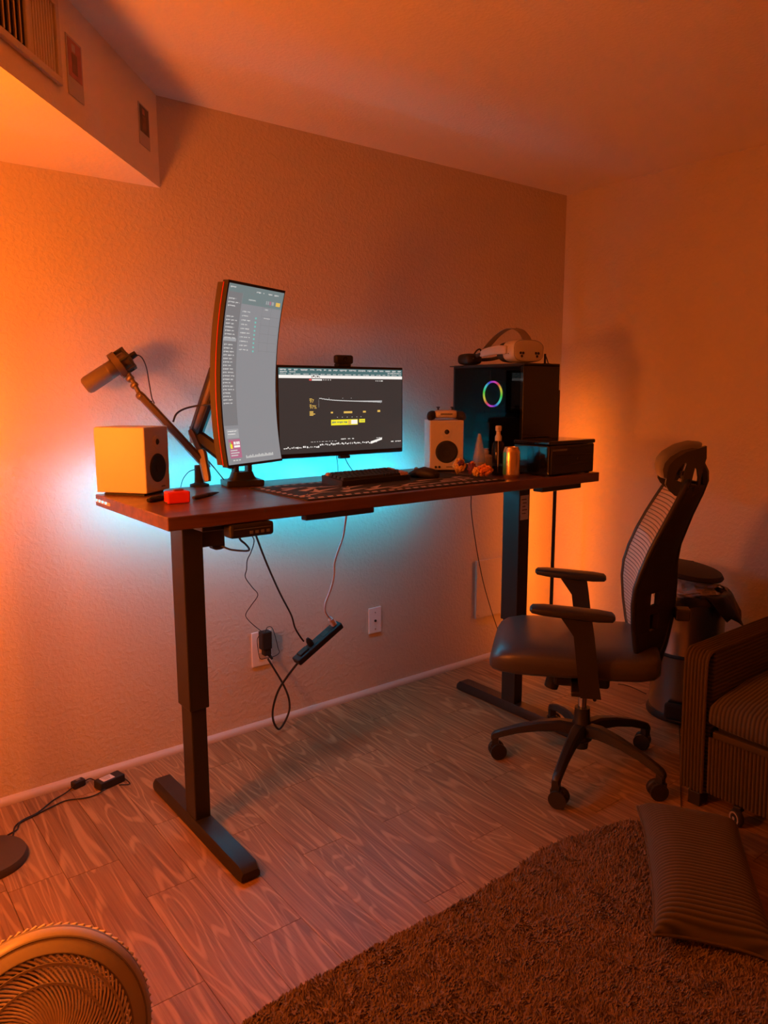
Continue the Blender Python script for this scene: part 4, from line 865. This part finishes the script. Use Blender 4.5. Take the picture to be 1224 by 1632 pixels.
dcable('clamp_cable', 'thin cable drooping from the boom clamp to the desk', [(311, 748, 2.66), (301, 752, 2.67), (292, 763, 2.70), (288, 776, 2.74)], .0016)
dcable('post_cable', 'black cable running from the boom joint to the monitor arm base', [(330, 732, 2.70), (340, 744, 2.70), (350, 756, 2.70), (357, 765, 2.70)], .0022)
dcable('upper_cable', 'thin black cable behind the upper monitor arm', [(347, 566, 2.66), (340, 580, 2.67), (333, 602, 2.68), (327, 622, 2.69)], .0022)
# floor adapter and cords by the left lamp
ad = thing('floor_adapter', 'black power adapter with a white label lying on the floor', 'adapter', tuple(onz(178, 1252, 0)), math.radians(14)); bk_ = box('brick', (0, .012, .015), (.098, .048, .030), 'matte_black', ad, .004)
lbp = box('label', (-.010, 0, .0153), (.045, .034, .0008), 'paper_label', bk_)
for k in range(3): box('print', (.0, .009-.008*k, .0007), (.034-.006*k, .0016, .0004), 'ink', lbp)
ib = thing('inline_switch', 'small black inline controller against the baseboard', 'switch', tuple(onz(125, 1254, 0)), math.radians(16)); box('shell', (0, .0, .014), (.046, .028, .026), 'matte_black', ib, .005); box('button', (0, 0, .028), (.016, .012, .003), 'grey_plastic', ib, .001)
def fcable(name, label, pts, r): tag(rebase(tube(name, [onz(x, y, z) for x, y, z in pts], r, 'cable', None, 8)), label, 'cable')
fcable('lamp_cord', 'black cord from the inline controller to the round lamp base', [(118, 1253, .012), (104, 1264, .008), (84, 1276, .004), (60, 1295, .004), (38, 1306, .004), (24, 1317, .004), (21, 1330, .004), (18, 1340, .004)], .0024)
fcable('lamp_cord', 'black cord from the floor adapter curving to the lamp base', [(168, 1258, .010), (152, 1267, .005), (134, 1272, .004), (105, 1276, .004), (78, 1288, .004), (50, 1302, .004), (31, 1312, .004), (27, 1322, .004), (12, 1331, .004)], .0024)
fcable('adapter_cord', 'short black cord joining the inline controller and floor adapter', [(133, 1246, .014), (143, 1241, .012), (152, 1244, .012), (160, 1248, .014)], .0022)
fcable('adapter_cord', 'small loop of black cord at the back of the floor adapter', [(178, 1240, .02), (182, 1231, .012), (190, 1234, .010), (205, 1246, .006), (205, 1250, .006), (190, 1251, .012)], .0022)
fcable('trailing_cord', 'thin black cord crossing the floor from trash can to pillow', [(1081, 1140, .004), (1083, 1170, .004), (1084, 1220, .004), (1085, 1260, .004), (1086, 1300, .004)], .0018)
fcable('trailing_cord', 'thin black cord on the floor behind the chair base', [(985, 1090, .004), (1004, 1094, .004), (1030, 1106, .004)], .0020)

# ------------------------------------------------------------------ trash can
tc_ = thing('trash_can', 'round steel pedal trash can with a black bag and open lid', 'trash can', (-.345, -1.03, 0)); TR_ = .146
lathe('can_body', [(TR_, .022), (TR_, .29), (TR_+.0005, .291), (TR_+.0005, .3), (TR_, .301), (TR_, .545)], 'steel', tc_, seg=56); lathe('base_ring', [(0, 0), (TR_+.010, 0), (TR_+.012, .012), (TR_+.004, .028), (TR_-.01, .028)], 'matte_black', tc_, seg=56)
lathe('band', [(TR_+.001, .285), (TR_+.003, .288), (TR_+.003, .298), (TR_+.001, .301), (TR_+.001, .285)], 'matte_black', tc_, seg=56)
va = math.atan2(-1.703, -3.01); pdl = box('pedal', ((TR_+.012)*math.cos(va-.15), (TR_+.012)*math.sin(va-.15), .055), (.03, .105, .075), 'matte_black', tc_, .012, rot=(0, 0, va-.15)); box('tread', (.018, 0, -.03), (.03, .08, .010), 'black_plastic', pdl, .003)
bagr = []; q2 = random.Random(4)
for r, z, jit in ((TR_-.012, .50, 0), (TR_-.006, .552, .002), (TR_+.004, .560, .004), (TR_+.009, .548, .006), (TR_+.011, .520, .012)): bagr.append([((r+jit*.4*math.sin(5*a))*math.cos(a), (r+jit*.4*math.sin(5*a))*math.sin(a), z+jit*math.sin(3*a+1)+jit*.5*math.sin(7*a)) for a in [2*math.pi*k/40 for k in range(40)]])
loft('bag', bagr, 'bag_plastic', tc_, caps=False, deg=70)
ra = va+math.pi/2+.25      # toward the right in the picture
fl = []
for t_ in (0, .12, .35, .6, .85, 1.0):
    row = []
    for k in range(15):
        a = va+.25+k*2.0/14; kk = max(.12, math.sin(math.pi*k/14)**1.5*(1+.12*math.sin(k*2.1))); r = TR_-.004+.014*min(1, t_*8)+.062*t_*kk+.004*math.sin(k*1.7+3*t_)
        row.append((r*math.cos(a), r*math.sin(a), .572-.125*t_*kk+.010*math.sin(k*1.3)*t_))
    fl.append(row)
o_ = loft('bag_flap', fl, 'bag_plastic', tc_, closed=False, caps=False, deg=70); so = o_.modifiers.new('solid', 'SOLIDIFY'); so.thickness = .003
crumple('paper_waste', .118, .105, .045, 5.5, 'tissue', tc_, (-.01, -.01, .520)); 
lid = lathe('lid', [(0, .012), (.09, .012), (.145, .004), (.155, -.010), (.152, -.016), (.138, -.006), (0, .0)], 'matte_black', tc_, (.02, .035, .645), 48); lid.rotation_euler = (math.radians(8), math.radians(3), 0)
hb = box('hinge', (.115, .082, .590), (.05, .05, .13), 'matte_black', tc_, .006, rot=(0, 0, .6))

# ------------------------------------------------------------------ sofa chair (local: front faces -x)
SFX, SFY = -1.05, -1.418
sf = thing('sofa', 'olive brown corduroy sofa bed seat at the right edge', 'sofa', (SFX, SFY, 0))
def corr_strip(name, y0, y1, path, pitch, amp, mat, parent):
    """corrugated strip: ribs run along path (x,z,nx,nz), cross section along y"""
    n = int(round(abs(y1-y0)/pitch))*6; out = []
    for x, z, nx, nz in path:
        row = []
        for k in range(n+1):
            a = amp*(abs(math.sin(math.pi*k/6)))**.7; row.append((x+nx*a, y0+(y1-y0)*k/n, z+nz*a))
        out.append(row)
    return loft(name, out, mat, parent, closed=False, caps=False, deg=60)
AW = .092; AH = .556
for y in (0, -1.02):
    arm = box('arm', (.425, y-AW/2, .045+AH/2-.025), (.77, AW-.004, AH-.05), 'corduroy_z', sf, .006)
    corr_strip('arm_welt', y-.003, y-AW+.003, [(.022, .055, -1, 0), (.014, .20, -1, 0), (.004, .45, -1, 0), (.004, AH-.03, -1, 0), (.012, AH-.012, -.8, .6), (.03, AH-.004, -.3, 1), (.10, AH-.004, 0, 1), (.82, AH-.004, 0, 1)], .0125, .007, 'corduroy', arm).location = (-.425, -(y-AW/2), -(.045+AH/2-.025))
    for x in (.05, .76): box('foot', (x, y-AW*.62, .025), (.055, .045, .05), 'matte_black', sf, .004)
box('deck', (.46, -AW-.465, .285), (.80, .90, .03), 'matte_black', sf, .004)
cu_ = loft('seat_cushion', [[(x, -AW-.465+a, .348+zo+b) for a, b in sell(40, .46*ww, hz, 7)] for x, ww, hz, zo in ((.002, .985, .022, -.010), (.006, .995, .034, -.004), (.016, 1, .044, 0), (.06, 1, .053, .006), (.25, 1, .066, .016), (.55, 1, .066, .016), (.66, 1, .055, .008))], 'corduroy_y', sf, deg=50)
corr_strip('front_panel', -AW-.006, -AW-.924, [(.030, .062, -1, 0), (.024, .15, -1, 0), (.018, .268, -1, 0)], .0125, .007, 'corduroy', sf)
box('panel_board', (.050, -AW-.465, .17), (.02, .915, .215), 'corduroy', sf, .003)
box('back_frame', (.86, -AW/2-.51, .46), (.17, 1.10, .86), 'corduroy_z', sf, .03)
loft('back_cushion', [[(.72+d, -AW-.465+a, .60+b) for a, b in sell(40, .455*w_, .20*w_, 5)] for d, w_ in ((-.06, .93), (-.045, .98), (0, 1), (.05, .98))], 'corduroy_z', sf, deg=50)
for y in (-.215, -.86):
    wh = lathe('caster', [(.0, -.009), (.014, -.010), (.026, -.009), (.028, -.005), (.028, .005), (.026, .009), (.014, .010), (0, .009)], 'matte_black', sf, (.010, y, .029), 28, (0, math.pi/2, math.radians(-25)))
    lathe('rim', [(.0165, 0), (.022, 0), (.022, .0015), (.0165, .0015), (.0165, 0)], 'caster_rim', wh, (0, 0, -.0115), 28); lathe('hub_cap', [(.006, 0), (.005, .002), (0, .002)], 'caster_rim', wh, (0, 0, -.0125), 14)
    box('caster_bracket', (.028, y+.004, .055), (.03, .026, .02), 'matte_black', sf, .003)

# ------------------------------------------------------------------ rug with shag pile
RP = [(-2.69, -1.352), (-2.58, -1.342), (-2.29, -1.346), (-2.10, -1.355), (-1.94, -1.354), (-1.79, -1.348), (-1.66, -1.333), (-1.55, -1.345), (-1.42, -1.370), (-1.30, -1.405), (-1.26, -1.45), (-1.30, -1.58), (-1.40, -1.75), (-1.46, -1.95), (-1.48, -2.3), (-1.48, -3.0), (-2.72, -3.0), (-2.71, -2.0)]
rug = thing('shag_rug', 'dark brown shag rug across the floor in front of the chair', 'rug', (-2.1, -2.1, 0)); ro = Vector(rug.location)
prism('backing', [(x-ro.x, y-ro.y) for x, y in RP], .001, .010, 2, 'rug', rug)
def inside(x, y):
    c_ = False; j = len(RP)-1
    for i in range(len(RP)):
        if (RP[i][1] > y) != (RP[j][1] > y) and x < (RP[j][0]-RP[i][0])*(y-RP[i][1])/(RP[j][1]-RP[i][1])+RP[i][0]: c_ = not c_
        j = i
    return c_
q3 = random.Random(9); vs, fs = [], []
gy = -1.325
while gy > -2.55:
    st = .0052 if gy > -2.2 else .009; gx = -2.73
    while gx < -1.27:
        x, y = gx+q3.uniform(-.003, .003), gy+q3.uniform(-.003, .003); gx += st
        if not inside(x, y): continue
        cl = mnoise.noise(Vector((x*9, y*9, 0)))*1.6+mnoise.noise(Vector((x*31, y*31, 3)))*1.8; a = cl*2.2+q3.uniform(-.9, .9); le = q3.uniform(.001, .007); h_ = q3.uniform(.012, .020)
        wd_ = .0030; n = len(vs); X, Y = x-ro.x, y-ro.y; ca, sa_ = math.cos(a), math.sin(a)
        vs += [(X+sa_*wd_, Y-ca*wd_, .007), (X-sa_*wd_, Y+ca*wd_, .007), (X-ca*wd_*1.2, Y-sa_*wd_*1.2, .007), (X+ca*le+sa_*wd_*.8, Y+sa_*le-ca*wd_*.8, h_*.8), (X+ca*le-sa_*wd_*.8, Y+sa_*le+ca*wd_*.8, h_*.8), (X+ca*le*1.1, Y+sa_*le*1.1, h_)]
        fs += [(n, n+1, n+4, n+3), (n+1, n+2, n+5, n+4), (n+2, n, n+3, n+5), (n+3, n+4, n+5)]
    gy -= st
me = bpy.data.meshes.new('pile'); me.from_pydata(vs, [], fs); me.update(); pile = link('pile', me, 'rug', rug); pile['kind'] = 'stuff'

# ------------------------------------------------------------------ corduroy pillow on the rug
pc0 = Vector((-1.455, -1.735, .020)); pil = thing('floor_pillow', 'brown corduroy pillow lying on the rug by the sofa', 'pillow', tuple(pc0), math.atan2(-.617, -.787)); pil.rotation_euler = (math.radians(-5), math.radians(4), math.atan2(-.617, -.787))
PL, PW_, PT = .262, .140, .084
def pillow_pt(u, v, sgn):
    ed = max(0, (1-u**4))*max(0, (1-v**4)); z = PT*(ed**.42)*(1 if sgn > 0 else .42); pu, pv = u*(1-.05*(1-abs(v))*0-.045*v*v*0+.0), v
    x = u*PL*(1+.05*abs(v)**3-.03*(1-v*v)); y = v*PW_*(1+.07*abs(u)**3-.04*(1-u*u))
    rib = .0045*(.5+.5*math.sin(6.2832*80*x))*min(1, ed*6); return (x, y, .038+sgn*z+(rib if sgn > 0 else 0))
NU, NV = 252, 26; vs, fs = [], []
for sgn in (1, -1):
    b0 = len(vs)
    for i in range(NU+1):
        for j in range(NV+1): vs.append(pillow_pt(-1+2*i/NU, math.sin(math.pi/2*(-1+2*j/NV)), sgn))
    for i in range(NU):
        for j in range(NV): a = b0+i*(NV+1)+j; fs.append((a, a+1, a+NV+2, a+NV+1) if sgn < 0 else (a, a+NV+1, a+NV+2, a+1))
me = bpy.data.meshes.new('cover'); me.from_pydata(vs, [], fs); me.update(); link('cover', me, 'corduroy_x', pil, None, True)
edge = [pillow_pt(u, v, 1) for u, v in [(-1+i/10, -1) for i in range(21)]+[(1, -1+i/10) for i in range(21)]+[(1-i/10, 1) for i in range(21)]+[(-1, 1-i/10) for i in range(21)]]
tube('piping', [Vector(e) for e in edge], .0042, 'corduroy', pil, 2, 8)

# ------------------------------------------------------------------ floor fan in the corner of the picture
FC = Vector((-3.131, -1.538, .362)); fn = Vector((-.22, -1.0, .42)).normalized(); FR = .168
fan = thing('floor_fan', 'beige round fan with spiral grille in the bottom left corner', 'fan', (FC.x, FC.y, 0)); fq = fn.to_track_quat('Z', 'Y').to_matrix().to_4x4(); FM = Matrix.Translation((0, 0, FC.z)) @ fq
def flathe(name, prof, mat, seg=64, parent=fan): return autosmooth(link(name, lathe_me(prof, seg, FM), mat, parent), 40)
rimf = flathe('rim', [(FR-.033, .024), (FR-.030, .028), (FR-.008, .016), (FR, .006), (FR+.001, -.006), (FR-.003, -.010), (FR-.010, -.004), (FR-.033, .018), (FR-.033, .024)], 'fan_plastic', 96)
flathe('rim_groove', [(FR-.011, .0165), (FR-.009, .0185), (FR-.007, .0165), (FR-.011, .0165)], 'fan_dark', 96, rimf); flathe('rim_groove', [(FR-.036, .021), (FR-.031, .0285), (FR-.028, .0262), (FR-.036, .021)], 'fan_dark', 96, rimf)
flathe('rim_band', [(FR+.0005, -.008), (FR+.002, -.010), (FR+.002, -.016), (FR-.004, -.018), (FR-.004, -.008), (FR+.0005, -.008)], 'fan_dark', 96, rimf)
def grille(name, n, r0, r1, zf, swirl, wr_, mat):
    bm = bmesh.new()
    for k in range(n):
        path = [];
        for i in range(9):
            t_ = i/8; r = r0+(r1-r0)*t_; a = 2*math.pi*k/n+swirl*t_; path.append(FM @ Vector((r*math.cos(a), r*math.sin(a), zf(t_))))
        me_ = tube_me(path, wr_, 4); bm.from_mesh(me_); bpy.data.meshes.remove(me_)
    o = link(name, tomesh(bm), mat, fan, None, True); o['kind'] = 'stuff'; return o
grille('front_grille', 76, .031, FR-.028, lambda t_: .042-.020*t_*t_, 1.15, .0023, 'fan_grille_lit')
grille('rear_grille', 84, .05, FR+.003, lambda t_: -.090+.070*max(0, (t_-.62)/.38)**2.2, -.75, .0032, 'fan_grille_lit')
for r_, z_ in ((.095, .036), (.122, .030)): flathe('grille_ring', [(r_-.002, z_-.0015), (r_+.002, z_-.0015), (r_+.002, z_+.002), (r_-.002, z_+.002), (r_-.002, z_-.0015)], 'fan_plastic', 64)
flathe('badge', [(0, .050), (.024, .048), (.032, .043), (.033, .038), (0, .036)], 'fan_plastic', 40); flathe('hub', [(0, .012), (.026, .010), (.030, 0), (.030, -.035), (0, -.035)], 'fan_dark', 32)
for k in range(3):
    a0 = k*2*math.pi/3; rows_b = []
    for i in range(7):
        r = .025+.105*i/6; sp_ = .55-.10*i/6; rows_b.append([FM @ Vector((r*math.cos(a0+sp_*(s_-.5)*2), r*math.sin(a0+sp_*(s_-.5)*2), -.018+.026*(s_-.5)*(1+.3*i/6))) for s_ in (0, .25, .5, .75, 1)])
    b_ = loft('blade', rows_b, 'fan_dark', fan, closed=False, caps=False, deg=60); so = b_.modifiers.new('solid', 'SOLIDIFY'); so.thickness = .002
flathe('motor_housing', [(0, -.165), (.035, -.160), (.052, -.14), (.055, -.095), (.05, -.084), (0, -.084)], 'fan_plastic', 36)
mp_ = FM @ Vector((0, 0, -.125)); cyl_between('neck', (mp_.x, mp_.y, .03), mp_, .016, 'fan_plastic', fan, 20)
lathe('base', [(0, 0), (.125, 0), (.128, .010), (.10, .026), (.03, .040), (0, .042)], 'fan_plastic', fan, (mp_.x, mp_.y, 0), 48)
